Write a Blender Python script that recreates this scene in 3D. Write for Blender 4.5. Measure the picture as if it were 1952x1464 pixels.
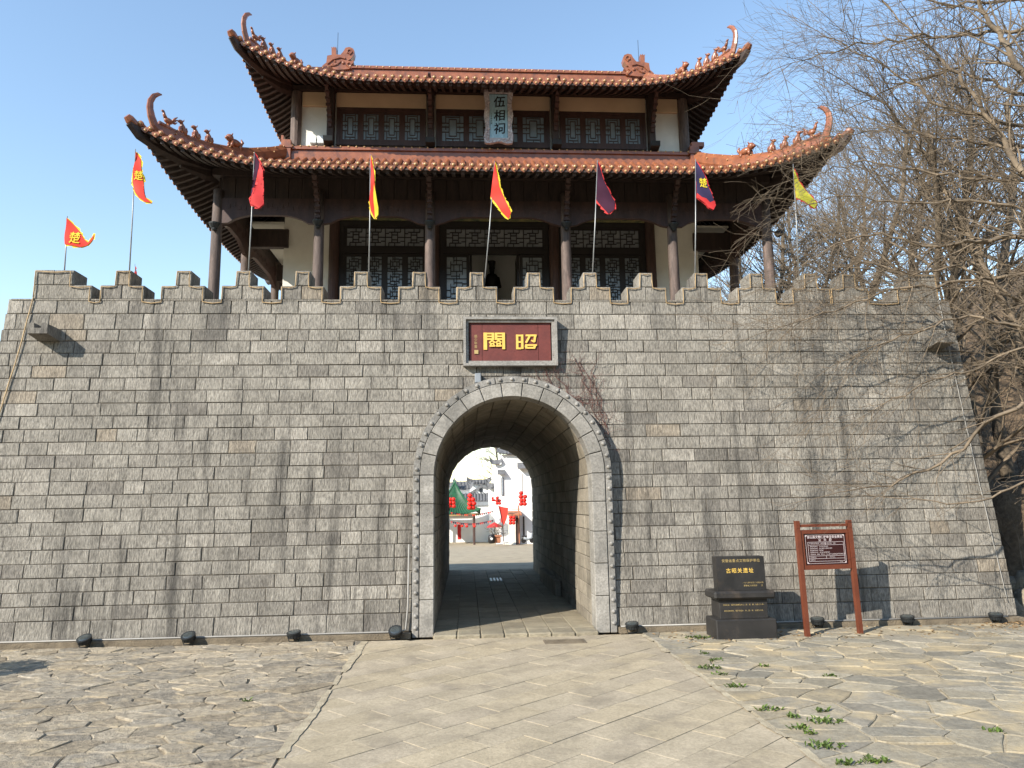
import bpy, bmesh, math, random
import numpy as np
from mathutils import Vector, Matrix, noise as mnoise
R = math.radians
sc = bpy.context.scene
for o in list(bpy.data.objects): bpy.data.objects.remove(o)
col = sc.collection

# ------------------------------------------------------------ camera, sky, sun, exposure
F_PX, W_PX, H_PX = 1400.0, 1952.0, 1464.0
CAM = np.array([0.0, 0.0, 2.14])
_Y = np.array([888 - 976, 962 - 732, F_PX]); _Y /= np.linalg.norm(_Y)
_Z = np.cross(_Y, np.array([1, -0.0152, 0])); _Z /= np.linalg.norm(_Z)
if _Z[1] > 0: _Z = -_Z
_X = np.cross(_Y, _Z); _X /= np.linalg.norm(_X)
MW = np.stack([_X, _Y, _Z], 1)                # world -> camera (x right, y down, z forward)
cd = bpy.data.cameras.new('camera'); cam = bpy.data.objects.new('camera', cd); col.objects.link(cam)
cd.sensor_width = 36; cd.lens = 36 * F_PX / W_PX; cd.clip_start = .1; cd.clip_end = 2000
cam.matrix_world = Matrix(((MW[0][0], -MW[1][0], -MW[2][0], CAM[0]), (MW[0][1], -MW[1][1], -MW[2][1], CAM[1]),
                           (MW[0][2], -MW[1][2], -MW[2][2], CAM[2]), (0, 0, 0, 1)))
sc.camera = cam
SUN_AZ, SUN_EL = 50.0, 31.0                   # light travels towards +X,+Y
world = bpy.data.worlds.new('World'); sc.world = world; world.use_nodes = True
wn = world.node_tree.nodes; wl = world.node_tree.links
bg = wn['Background']; sky = wn.new('ShaderNodeTexSky'); sky.sky_type = 'NISHITA'
sky.sun_disc = False; sky.sun_elevation = R(SUN_EL); sky.sun_rotation = R(180 + SUN_AZ)
sky.air_density = 1.35; sky.dust_density = 0.0; sky.ozone_density = 1.7
wl.new(sky.outputs[0], bg.inputs[0]); bg.inputs[1].default_value = 0.15
sd = bpy.data.lights.new('sun', 'SUN'); sd.energy = 4.8; sd.angle = R(.53); sd.color = (1, .932, .82)
sun = bpy.data.objects.new('sun', sd); col.objects.link(sun); sun.location = (-20, -15, 25)
ldir = Vector((math.sin(R(SUN_AZ)) * math.cos(R(SUN_EL)), math.cos(R(SUN_AZ)) * math.cos(R(SUN_EL)), -math.sin(R(SUN_EL))))
sun.rotation_euler = ldir.to_track_quat('-Z', 'Y').to_euler()
sc.view_settings.view_transform = 'Standard'; sc.view_settings.look = 'None'
sc.view_settings.gamma = 1; sc.view_settings.exposure = 0.88; sc.view_settings.use_curve_mapping = False

def at(px, py, Y):                            # where a sight line through the survey point meets the plane at depth Y
    d = MW.T @ np.array([px - 976, py - 732, F_PX]); p = CAM + d * (Y / d[1]); return Vector(p)
def gnd(px, py, z=0.0):
    d = MW.T @ np.array([px - 976, py - 732, F_PX]); p = CAM + d * ((z - CAM[2]) / d[2]); return Vector(p)

# ------------------------------------------------------------ helpers
class MB:
    def __init__(s): s.v = []; s.f = []; s.c = []; s.m = []
    def add(s, vs, fs, col=(1, 1, 1), m=0):
        b = len(s.v); s.v.extend([tuple(v) for v in vs])
        for f in fs: s.f.append([b + i for i in f]); s.c.append(col); s.m.append(m)
    def quad(s, a, b, c, d, col=(1, 1, 1), m=0): s.add([a, b, c, d], [(0, 1, 2, 3)], col, m)
    def hexa(s, p, col=(1, 1, 1), m=0):
        s.add(p, [(0, 3, 2, 1), (4, 5, 6, 7), (0, 1, 5, 4), (1, 2, 6, 5), (2, 3, 7, 6), (3, 0, 4, 7)], col, m)
    def box(s, x0, x1, y0, y1, z0, z1, col=(1, 1, 1), m=0):
        s.hexa([(x0, y0, z0), (x1, y0, z0), (x1, y1, z0), (x0, y1, z0), (x0, y0, z1), (x1, y0, z1), (x1, y1, z1), (x0, y1, z1)], col, m)
    def bbox(s, x0, x1, y0, y1, z0, z1, e=.01, col=(1, 1, 1), m=0):   # box with chamfered edges
        xs = (x0, x1); ys = (y0, y1); zs = (z0, z1); bm = bmesh.new()
        bmesh.ops.create_cube(bm, size=1)
        for v in bm.verts: v.co = Vector((xs[v.co.x > 0], ys[v.co.y > 0], zs[v.co.z > 0]))
        bmesh.ops.bevel(bm, geom=list(bm.edges), offset=e, segments=1, affect='EDGES')
        s.bm(bm, col, m)
    def bm(s, bm, col=(1, 1, 1), m=0, mat=None):
        bm.verts.index_update()
        s.add([(mat @ v.co if mat else v.co) for v in bm.verts], [[v.index for v in f.verts] for f in bm.faces], col, m); bm.free()
    def tube(s, path, rad, n=6, col=(1, 1, 1), m=0, cap=True, sq=None):
        P = [Vector(p) for p in path]; k = len(P)
        if not hasattr(rad, '__len__'): rad = [rad] * k
        up = None; rings = []
        for i in range(k):
            t = (P[min(i + 1, k - 1)] - P[max(i - 1, 0)])
            if t.length < 1e-9: t = Vector((0, 0, 1))
            t.normalize()
            if up is None:
                up = Vector((0, 0, 1)) if abs(t.z) < .9 else Vector((0, -1, 0))
            a = t.cross(up)
            if a.length < 1e-6: a = t.cross(Vector((1, 0, 0)))
            a.normalize(); b = a.cross(t).normalized(); up = b
            ring = []
            for j in range(n):
                an = 2 * math.pi * (j + .5) / n
                w, h = (1, 1) if sq is None else sq
                ring.append(P[i] + a * (math.cos(an) * rad[i] * w) + b * (math.sin(an) * rad[i] * h))
            rings.append(ring)
        vs = [v for r in rings for v in r]; fs = []
        for i in range(k - 1):
            for j in range(n):
                fs.append((i * n + j, i * n + (j + 1) % n, (i + 1) * n + (j + 1) % n, (i + 1) * n + j))
        if cap: fs.append(tuple(range(n))[::-1]); fs.append(tuple((k - 1) * n + j for j in range(n)))
        s.add(vs, fs, col, m)
    def lathe(s, prof, n, c=(0, 0, 0), col=(1, 1, 1), m=0, sx=1, sy=1, ax='z'):
        vs = []; fs = []; k = len(prof)
        for r, z in prof:
            for j in range(n):
                a = 2 * math.pi * j / n; x, y = r * math.cos(a) * sx, r * math.sin(a) * sy
                vs.append((c[0] + x, c[1] + y, c[2] + z) if ax == 'z' else (c[0] + x, c[1] - z, c[2] + y))
        for i in range(k - 1):
            for j in range(n): fs.append((i * n + j, i * n + (j + 1) % n, (i + 1) * n + (j + 1) % n, (i + 1) * n + j))
        fs.append(tuple(range(n))[::-1]); fs.append(tuple((k - 1) * n + j for j in range(n)))
        s.add(vs, fs, col, m)
    def ball(s, c, r, n=8, k=6, col=(1, 1, 1), m=0, rot=None):
        if not hasattr(r, '__len__'): r = (r, r, r)
        vs = []; fs = []
        for i in range(k + 1):
            th = math.pi * i / k
            for j in range(n):
                a = 2 * math.pi * j / n
                p = Vector((r[0] * math.sin(th) * math.cos(a), r[1] * math.sin(th) * math.sin(a), r[2] * math.cos(th)))
                if rot is not None: p = rot @ p
                vs.append(p + Vector(c))
        for i in range(k):
            for j in range(n): fs.append((i * n + j, (i + 1) * n + j, (i + 1) * n + (j + 1) % n, i * n + (j + 1) % n))
        s.add(vs, fs, col, m)
    def prism(s, poly, fn, d0, d1, col=(1, 1, 1), m=0):   # poly 2D, fn(u, v, d) -> xyz
        n = len(poly); vs = [fn(u, v, d0) for u, v in poly] + [fn(u, v, d1) for u, v in poly]
        fs = [tuple(range(n)), tuple(range(2 * n - 1, n - 1, -1))] + [(i, i + n, (i + 1) % n + n, (i + 1) % n) for i in range(n)]
        s.add(vs, fs, col, m)
    def mesh(s, name, mats):
        me = bpy.data.meshes.new(name); me.from_pydata(s.v, [], s.f); 
        if not isinstance(mats, (list, tuple)): mats = [mats]
        for m in mats: me.materials.append(m)
        me.polygons.foreach_set('material_index', s.m)
        ca = me.color_attributes.new('Col', 'FLOAT_COLOR', 'CORNER')
        arr = []
        for f, c in zip(s.f, s.c): arr.extend([c[0], c[1], c[2], 1.0] * len(f))
        ca.data.foreach_set('color', arr); return me
    def build(s, name, mats, parent=None, smooth=False, fix=True):
        me = s.mesh(name, mats)
        if fix:
            bm = bmesh.new(); bm.from_mesh(me); bmesh.ops.recalc_face_normals(bm, faces=bm.faces); bm.to_mesh(me); bm.free()
        if smooth: me.shade_smooth()
        o = bpy.data.objects.new(name, me); link(o, parent); return o

def link(o, parent=None):
    col.objects.link(o)
    if parent is not None:
        o.parent = parent
        if parent.type == 'EMPTY' and 'noinv' not in parent.keys(): o.matrix_parent_inverse = Matrix.Translation(-parent.location)
def tag(o, label=None, cat=None, group=None, kind=None):
    if label: o['label'] = label
    if cat: o['category'] = cat
    if group: o['group'] = group
    if kind: o['kind'] = kind
    return o
def thing(name, loc, label, cat, group=None):
    o = bpy.data.objects.new(name, None); o.location = loc; o.empty_display_size = .2; col.objects.link(o); return tag(o, label, cat, group)
def dup(o, parent=None):
    c = o.copy(); col.objects.link(c)
    if parent is not None: c.parent = parent
    for ch in o.children: dup(ch, c)
    return c

# ------------------------------------------------------------ materials
def N(nt, t, **kw):
    n = nt.nodes.new('ShaderNode' + t)
    for k, v in kw.items():
        if k.startswith('i_'): n.inputs[k[2:].replace('_', ' ')].default_value = v
        else: setattr(n, k, v)
    return n
def mat(name, c1, c2=None, rough=.7, scale=6, stretch=(1, 1, 1), bump=.3, bscale=40, bstretch=None, bdist=.01, attr=False, metal=0,
        stain=None, stain_scale=1.0, stain_stretch=(1, 1, 1), stain_amt=.6, stain_lo=.5, grain=0, spec=.4, trans=0, obj=False, detail=5, r2=None, streak=0):
    m = bpy.data.materials.new(name); m.use_nodes = True; nt = m.node_tree; L = nt.links.new
    bs = nt.nodes['Principled BSDF']; bs.inputs['Roughness'].default_value = rough; bs.inputs['Metallic'].default_value = metal
    bs.inputs['Specular IOR Level'].default_value = spec
    if trans: bs.inputs['Transmission Weight'].default_value = trans
    if obj: co = N(nt, 'TexCoord').outputs['Object']
    else: co = N(nt, 'NewGeometry').outputs['Position']
    def noise(sca, st, det=detail, rg=.6, dist=0):
        mp = N(nt, 'Mapping'); mp.inputs['Scale'].default_value = st; L(co, mp.inputs['Vector'])
        n = N(nt, 'TexNoise'); n.inputs['Scale'].default_value = sca; n.inputs['Detail'].default_value = det; n.inputs['Roughness'].default_value = rg
        n.inputs['Distortion'].default_value = dist; L(mp.outputs[0], n.inputs['Vector']); return n.outputs['Fac']
    c2 = c2 or tuple(x * .72 for x in c1)
    rp = N(nt, 'ValToRGB'); rp.color_ramp.elements[0].position = .3; rp.color_ramp.elements[1].position = .7
    rp.color_ramp.elements[0].color = (*c2, 1); rp.color_ramp.elements[1].color = (*c1, 1)
    L(noise(scale, stretch), rp.inputs[0]); out = rp.outputs[0]
    def mul(a, b, f=1.0):
        mx = N(nt, 'MixRGB', blend_type='MULTIPLY'); mx.inputs[0].default_value = f; L(a, mx.inputs[1]); L(b, mx.inputs[2]); return mx.outputs[0]
    bst = bstretch or stretch; bn = noise(bscale, bst, 6, .7)
    if grain:
        gr = N(nt, 'ValToRGB'); gr.color_ramp.elements[0].position = .35; gr.color_ramp.elements[1].position = .62
        g = 1 - grain; gr.color_ramp.elements[0].color = (g, g, g, 1); gr.color_ramp.elements[1].color = (1, 1, 1, 1)
        L(bn, gr.inputs[0]); out = mul(out, gr.outputs[0])
    if attr:
        at_ = N(nt, 'VertexColor', layer_name='Col'); out = mul(out, at_.outputs[0])
    if stain:
        sr = N(nt, 'ValToRGB'); sr.color_ramp.elements[0].position = stain_lo; sr.color_ramp.elements[1].position = stain_lo + .16
        L(noise(stain_scale, stain_stretch, 6, .65), sr.inputs[0])
        ma = N(nt, 'Math', operation='MULTIPLY'); L(sr.outputs[0], ma.inputs[0]); ma.inputs[1].default_value = stain_amt
        mx = N(nt, 'MixRGB'); L(ma.outputs[0], mx.inputs[0]); L(out, mx.inputs[1]); mx.inputs[2].default_value = (*stain, 1); out = mx.outputs[0]
    if streak:
        sr = N(nt, 'ValToRGB'); sr.color_ramp.elements[0].position = .50; sr.color_ramp.elements[1].position = .66
        L(noise(1.0, (3.2, 3.2, .11), 7, .7), sr.inputs[0]); sm_ = N(nt, 'ValToRGB'); sm_.color_ramp.elements[0].position = .40; sm_.color_ramp.elements[1].position = .54
        L(noise(.55, (1, 1, .6), 3, .5), sm_.inputs[0]); k_ = N(nt, 'Math', operation='MULTIPLY'); L(sr.outputs[0], k_.inputs[0]); L(sm_.outputs[0], k_.inputs[1])
        k2 = N(nt, 'Math', operation='MULTIPLY'); L(k_.outputs[0], k2.inputs[0]); k2.inputs[1].default_value = streak
        mx = N(nt, 'MixRGB'); L(k2.outputs[0], mx.inputs[0]); L(out, mx.inputs[1]); mx.inputs[2].default_value = (.045, .042, .039, 1); out = mx.outputs[0]
    L(out, bs.inputs['Base Color'])
    if bump:
        b = N(nt, 'Bump'); b.inputs['Strength'].default_value = bump; b.inputs['Distance'].default_value = bdist
        L(bn, b.inputs['Height']); L(b.outputs[0], bs.inputs['Normal'])
    if r2 is not None:
        rr = N(nt, 'MapRange'); rr.inputs[3].default_value = rough; rr.inputs[4].default_value = r2; L(noise(scale * 2, (1, 1, 1)), rr.inputs[0]); L(rr.outputs[0], bs.inputs['Roughness'])
    return m
def flat(name, c, rough=.5, metal=0, spec=.4):
    return mat(name, c, tuple(x * .86 for x in c), rough=rough, metal=metal, bump=.05, bscale=60, spec=spec)

M = {}
M['stone'] = mat('chiselled_stone', (.41, .378, .33), (.285, .262, .228), rough=.9, scale=2.2, bump=1.0, bscale=13, bstretch=(3.8, 3.8, .85), bdist=.035, attr=True,
                 grain=.6, stain=(.07, .066, .062), stain_scale=1.0, stain_stretch=(1.9, 1.9, .2), stain_amt=.7, stain_lo=.56, spec=.2, streak=.74)
M['mortar'] = mat('lime_mortar', (.11, .092, .07), (.05, .043, .034), rough=.95, scale=5, bump=.5)
M['portal'] = mat('dressed_stone', (.37, .35, .32), (.235, .222, .2), rough=.85, scale=4, bump=.7, bscale=30, bdist=.014, attr=True, grain=.38,
                  stain=(.12, .115, .105), stain_scale=2.2, stain_stretch=(1, 1, .5), stain_amt=.6, stain_lo=.52, spec=.25)
M['lining'] = mat('tunnel_stone', (.34, .305, .25), (.19, .172, .142), rough=.9, scale=3, bump=.7, bscale=30, bdist=.02, attr=True, grain=.3, spec=.2)
M['slab'] = mat('path_stone', (.46, .385, .275), (.34, .285, .2), rough=.88, scale=2.0, bump=.5, bscale=34, bdist=.012, attr=True, grain=.28,
                stain=(.20, .168, .125), stain_scale=1.7, stain_amt=.6, stain_lo=.51, spec=.25)
M['tunnel_slab'] = mat('ribbed_slab', (.36, .31, .225), (.25, .215, .16), rough=.85, scale=2.5, bump=.8, bscale=14, bstretch=(.6, 5, 1), bdist=.03, attr=True, grain=.35, spec=.3)
M['slate'] = mat('rough_slate', (.455, .395, .305), (.285, .245, .188), rough=.85, scale=5, stretch=(1, 1, 1), bump=1.0, bscale=12, bstretch=(1, 1.2, 1), bdist=.045, attr=True, grain=.4,
                 stain=(.43, .345, .225), stain_scale=3.2, stain_amt=.7, stain_lo=.5, spec=.3)
M['flag'] = mat('flagstone', (.36, .32, .25), (.265, .236, .185), rough=.82, scale=4, bump=.7, bscale=22, bdist=.018, attr=True, grain=.32,
                stain=(.46, .36, .21), stain_scale=1.3, stain_amt=.7, stain_lo=.5, spec=.3)
M['joint_l'] = mat('sandy_joint', (.40, .32, .21), (.20, .155, .10), rough=.95, scale=7, bump=.8, bscale=50, bdist=.02)
M['joint_r'] = mat('pale_joint', (.50, .43, .30), (.27, .22, .15), rough=.95, scale=5, bump=.8, bscale=50, bdist=.02)
M['earth'] = mat('bare_earth', (.36, .285, .18), (.2, .155, .1), rough=.95, scale=2, bump=.8, bscale=30, bdist=.03)
M['litter'] = mat('leaf_litter', (.27, .185, .11), (.12, .082, .05), rough=.95, scale=3, bump=1, bscale=14, bdist=.08, grain=.4)
M['plinth'] = mat('rough_plinth', (.25, .2, .135), (.11, .088, .062), rough=.95, scale=4, bump=.9, bscale=30, bdist=.03)
M['tile'] = mat('glazed_tile', (.31, .112, .053), (.175, .062, .033), rough=.3, scale=5, bump=.15, bscale=30, attr=True, spec=.5, stain=(.085, .05, .04), stain_scale=4, stain_amt=.65, stain_lo=.53)
M['gilt'] = mat('gilt_boss', (.6, .38, .18), (.36, .2, .085), rough=.25, scale=12, bump=.05, spec=.6)
M['tile_dark'] = mat('dark_tile_bed', (.15, .06, .035), (.08, .04, .025), rough=.5, scale=5, attr=True)  # darker brown tile colour for the bed under the tile rows
M['wood'] = mat('dark_timber', (.062, .040, .033), (.030, .020, .018), rough=.65, scale=3, stretch=(3, 3, .6), bump=.3, bscale=20, bstretch=(4, 4, .6), attr=True, grain=.3)
M['wood_red'] = mat('red_brown_timber', (.082, .042, .034), (.042, .024, .021), rough=.6, scale=3, stretch=(2, 2, .5), bump=.3, bscale=20, attr=True, grain=.2)
M['wood_grey'] = mat('weathered_column', (.165, .12, .102), (.07, .052, .046), rough=.75, scale=4, stretch=(3, 3, .5), bump=.4, bscale=18, bstretch=(4, 4, .4), attr=True, grain=.35,
                     stain=(.32, .22, .185), stain_scale=2.5, stain_stretch=(2, 2, .6), stain_amt=.55, stain_lo=.55)
M['plaster'] = mat('white_plaster', (.74, .71, .645), (.60, .57, .505), rough=.9, scale=1.4, bump=.1, bscale=30, stain=(.45, .40, .32), stain_scale=1.1, stain_stretch=(1, 1, .5), stain_amt=.4, stain_lo=.6)
M['tanband'] = mat('tan_band', (.62, .46, .30), (.52, .38, .25), rough=.85, scale=2, bump=.05)
M['white'] = mat('whitewash', (.82, .81, .79), (.74, .73, .70), rough=.9, scale=.8, bump=.05)
M['greytile'] = mat('grey_tile', (.16, .16, .165), (.085, .085, .09), rough=.8, scale=4, bump=.4, attr=True)
M['green'] = mat('green_glaze', (.025, .11, .05), (.012, .06, .028), rough=.5, scale=5, bump=.1, attr=True)
M['glass'] = mat('window_glass', (.34, .37, .40), (.22, .25, .28), rough=.25, bump=.03, bscale=3, spec=.8)
M['glass_up'] = mat('frosted_glass', (.26, .33, .38), (.19, .25, .29), rough=.25, bump=.03, bscale=3, spec=.7)
M['lattice'] = flat('lattice_black', (.022, .018, .018), .5)
M['lattice_grey'] = mat('lattice_grey', (.09, .075, .07), (.05, .04, .038), rough=.7, bump=.2)
M['interior'] = mat('interior_grey', (.30, .31, .33), (.24, .25, .27), rough=.9, bump=.05)
M['black'] = flat('black_bronze', (.018, .016, .016), .45)
M['lamp'] = mat('lamp_metal', (.032, .036, .038), (.018, .02, .022), rough=.45, bump=.05, metal=.3)
M['lens'] = mat('lamp_lens', (.055, .065, .065), (.03, .036, .036), rough=.15, bump=.02, spec=.8)
M['granite'] = mat('black_granite', (.03, .027, .025), (.014, .013, .012), rough=.5, scale=3, bump=.1, bscale=60, attr=True, stain=(.17, .12, .08), stain_scale=1.8, stain_amt=.3, stain_lo=.58, r2=.65)
M['gold'] = flat('gold_paint', (.72, .47, .10), .4)
M['gold_dull'] = flat('faded_gold', (.42, .31, .13), .5)
M['maroon'] = mat('maroon_board', (.155, .036, .028), (.11, .026, .022), rough=.6, scale=4, bump=.2, bscale=30, grain=.2)
M['signpaint'] = mat('brown_sign_paint', (.15, .042, .02), (.11, .03, .015), rough=.45, scale=5, bump=.08)
M['panel'] = flat('dark_maroon_panel', (.035, .010, .010), .3)
M['signwhite'] = flat('sign_white', (.56, .48, .48), .5)
M['teal'] = mat('faded_blue_board', (.44, .68, .78), (.28, .48, .58), rough=.7, scale=3, stretch=(9, 9, .5), bump=.25, bscale=12, bstretch=(6, 6, .3), grain=.25)
M['carved'] = mat('carved_frame', (.66, .64, .64), (.28, .24, .25), rough=.7, scale=16, bump=1.0, bscale=16, bdist=.03)
M['ink'] = flat('ink_black', (.012, .016, .022), .6)
M['painted'] = mat('painted_beam', (.30, .25, .10), (.045, .075, .06), rough=.7, scale=4.5, stretch=(1, 1, 2.2), bump=.05)
M['rope'] = mat('amber_rope', (.42, .29, .14), (.28, .19, .1), rough=.5, bump=.05)
M['pipe'] = flat('grey_pipe', (.30, .285, .26), .5)
M['pole'] = mat('flag_pole', (.30, .30, .29), (.2, .2, .2), rough=.4, bump=.02, metal=.4)
M['red'] = flat('flag_red', (.62, .03, .015), .75)
M['yellow'] = flat('flag_yellow', (.72, .55, .03), .75)
M['purple'] = flat('flag_purple', (.05, .018, .035), .9, 0, .1)
M['navy'] = flat('flag_navy', (.04, .032, .075), .9, 0, .1)
M['olive'] = flat('flag_olive', (.42, .40, .04), .75)
M['crimson'] = flat('flag_crimson', (.5, .025, .025), .75)
M['bark'] = mat('bark', (.22, .167, .112), (.1, .077, .054), rough=.9, scale=6, bump=.5, bscale=30, attr=True)
M['bark_grey'] = mat('grey_bark', (.165, .128, .088), (.08, .062, .044), rough=.9, scale=6, bump=.5, bscale=30, attr=True)
M['vine'] = mat('red_twig', (.17, .07, .055), (.09, .04, .032), rough=.8, bump=.1, attr=True)
M['weed'] = mat('weed_leaf', (.085, .125, .025), (.045, .075, .014), rough=.6, scale=14, bump=.1, attr=True)
M['deadleaf'] = mat('dead_leaf', (.30, .20, .10), (.16, .10, .05), rough=.85, scale=14, bump=.1, attr=True)
M['box'] = flat('pale_enamel', (.68, .70, .70), .4)
M['greybox'] = mat('zinc_box', (.24, .26, .28), (.17, .185, .2), rough=.5, bump=.05)
M['terracotta'] = mat('terracotta', (.42, .17, .09), (.3, .12, .06), rough=.8, bump=.1)
M['lantern'] = flat('lantern_red', (.66, .02, .01), .5)

# ------------------------------------------------------------ ground and paving
AX = .81                                      # centre line of the gate passage
def gz(y):                                    # the court behind the gate falls gently away
    return 0 if y < 24.2 else -min(1.36, (y - 24.2) * .0333)
mb = MB()
ys = [-60, -20, 0, 6, 12, 18, 24.2, 30, 40, 50, 60, 65, 75, 120, 260, 600]
for a, b in zip(ys[:-1], ys[1:]):
    mb.quad((-400, a, gz(a) - .03), (400, a, gz(a) - .03), (400, b, gz(b) - .03), (-400, b, gz(b) - .03))
tag(mb.build('ground', M['earth']), kind='structure')
mb = MB()
ys = [24.3, 28, 34, 40, 46, 52, 58, 65, 100]
for a, b in zip(ys[:-1], ys[1:]):
    mb.quad((-30, a, gz(a)), (30, a, gz(a)), (30, b, gz(b)), (-30, b, gz(b)))
tag(mb.build('courtyard', M['slab']), kind='structure')

def clip(poly, a, b, c):                      # keep a*x+b*y<=c
    out = []
    for i in range(len(poly)):
        p, q = poly[i], poly[(i + 1) % len(poly)]
        dp, dq = a * p[0] + b * p[1] - c, a * q[0] + b * q[1] - c
        if dp <= 0: out.append(p)
        if dp * dq < 0:
            t = dp / (dp - dq); out.append((p[0] + (q[0] - p[0]) * t, p[1] + (q[1] - p[1]) * t))
    return out
def area(p): return abs(sum(p[i][0] * p[(i + 1) % len(p)][1] - p[(i + 1) % len(p)][0] * p[i][1] for i in range(len(p)))) / 2
def inset(poly, d):
    s = sum(poly[i][0] * poly[(i + 1) % len(poly)][1] - poly[(i + 1) % len(poly)][0] * poly[i][1] for i in range(len(poly)))
    if s < 0: poly = poly[::-1]
    out = list(poly); n = len(poly)
    for i in range(n):
        p, q = poly[i], poly[(i + 1) % n]; ex, ey = q[0] - p[0], q[1] - p[1]; l = math.hypot(ex, ey)
        if l < 1e-6: continue
        nx, ny = ey / l, -ex / l; out = clip(out, nx, ny, nx * p[0] + ny * p[1] - d)
        if len(out) < 3: return []
    return out
def stone_piece(mb, poly, z0, z1, e, col, rng, tilt=0.0, wob=0.0):
    if len(poly) < 3: return
    cx = sum(p[0] for p in poly) / len(poly); cy = sum(p[1] for p in poly) / len(poly)
    tx, ty = rng.uniform(-tilt, tilt), rng.uniform(-tilt, tilt)
    top = [(cx + (p[0] - cx) * (1 - e / max(.02, math.hypot(p[0] - cx, p[1] - cy))), cy + (p[1] - cy) * (1 - e / max(.02, math.hypot(p[0] - cx, p[1] - cy)))) for p in poly]
    n = len(poly); h = lambda p: z1 + (p[0] - cx) * tx + (p[1] - cy) * ty + rng.uniform(-wob, wob)
    vs = [(p[0], p[1], z0) for p in poly] + [(p[0], p[1], h(p) - e * .5) for p in poly] + [(p[0], p[1], h(p)) for p in top]
    fs = [(i, (i + 1) % n, n + (i + 1) % n, n + i) for i in range(n)] + [(n + i, n + (i + 1) % n, 2 * n + (i + 1) % n, 2 * n + i) for i in range(n)] + [tuple(2 * n + i for i in range(n))]
    mb.add(vs, fs, col)
def voronoi(pts, x0, x1, y0, y1):
    cells = []
    P = np.array(pts)
    for i, p in enumerate(pts):
        d = np.hypot(P[:, 0] - p[0], P[:, 1] - p[1]); nb = np.argsort(d)[1:22]
        poly = [(x0, y0), (x1, y0), (x1, y1), (x0, y1)]
        for j in nb:
            q = pts[j]; a, b = q[0] - p[0], q[1] - p[1]
            poly = clip(poly, a, b, a * (p[0] + q[0]) / 2 + b * (p[1] + q[1]) / 2)
            if len(poly) < 3: break
        cells.append(poly)
    return cells
PX0, PX1, PY1 = -1.6, 2.88, 12.36
def paving(name, label_name, x0, x1, y0, y1, n, seed, m, jm, jz, gap, tilt, wob, cols, aspect):
    rng = random.Random(seed)
    base = MB(); base.quad((x0, y0, jz), (x1, y0, jz), (x1, y1, jz), (x0, y1, jz))
    root = tag(base.build(name, jm), kind='structure')
    k = aspect; pts = []
    tries = 0; rmin = math.sqrt((x1 - x0) * (y1 - y0) * k / n) * .72
    while len(pts) < n and tries < n * 60:
        tries += 1
        p = (rng.uniform(x0, x1), rng.uniform(y0 * k, y1 * k)); rr = rmin * rng.choice((.5, .8, 1, 1, 1.25))
        if all((p[0] - q[0]) ** 2 + (p[1] - q[1]) ** 2 > rr * rr for q in pts): pts.append(p)
    cells = voronoi(pts, x0, x1, y0 * k, y1 * k)
    cells = [[(p[0], p[1] / k) for p in c] for c in cells if len(c) > 2]
    order = sorted(cells, key=lambda c: -area(c) / (1 + sum(p[1] for p in c) / len(c)) ** 2)
    rest = MB(); cnt = 0
    for c in order:
        g = rng.uniform(*gap); c = inset(c, g)
        if len(c) < 3 or area(c) < .004: continue
        # roughen outline
        out = []
        for i in range(len(c)):
            p, q = c[i], c[(i + 1) % len(c)]; out.append(p)
            l = math.hypot(q[0] - p[0], q[1] - p[1])
            if l > .16:
                t = rng.uniform(.35, .65); dx, dy = rng.uniform(-.016, .016), rng.uniform(-.016, .016)
                out.append((p[0] + (q[0] - p[0]) * t + dx, p[1] + (q[1] - p[1]) * t + dy))
        b = rng.choice(cols); f = rng.uniform(.78, 1.15); cc = tuple(x * f for x in b)
        cyy = sum(p[1] for p in c) / len(c)
        if cnt < 290 and cyy > 5.4:
            mb = MB(); stone_piece(mb, out, -.02, jz + rng.uniform(.006, .022), .012, cc, rng, tilt, wob); mb.build('flagstone', m, root, fix=False); cnt += 1
        else: stone_piece(rest, out, -.02, jz + rng.uniform(.006, .022), .012, cc, rng, tilt, wob)
    if rest.v: tag(rest.build('flagstone_field', m, root, fix=False), kind='stuff')
    return root
paving('slate_paving', '', -12.5, PX0 - .01, 2.0, 12.45, 1000, 3, M['slate'], M['joint_l'], .0, (.002, .010), .012, .006,
       [(1, 1, 1), (1.06, 1.03, .98), (.86, .86, .86), (1.1, 1.07, 1.02), (.95, .9, .82)], 1.5)
paving('flagstone_paving', '', PX1 + .01, 13.5, 2.0, 12.45, 640, 5, M['flag'], M['joint_r'], .006, (.006, .02), .006, .003,
       [(1, 1, 1), (1.08, 1.06, 1.0), (.85, .86, .86), (1.05, 1.0, .9)], 1.35)
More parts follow.
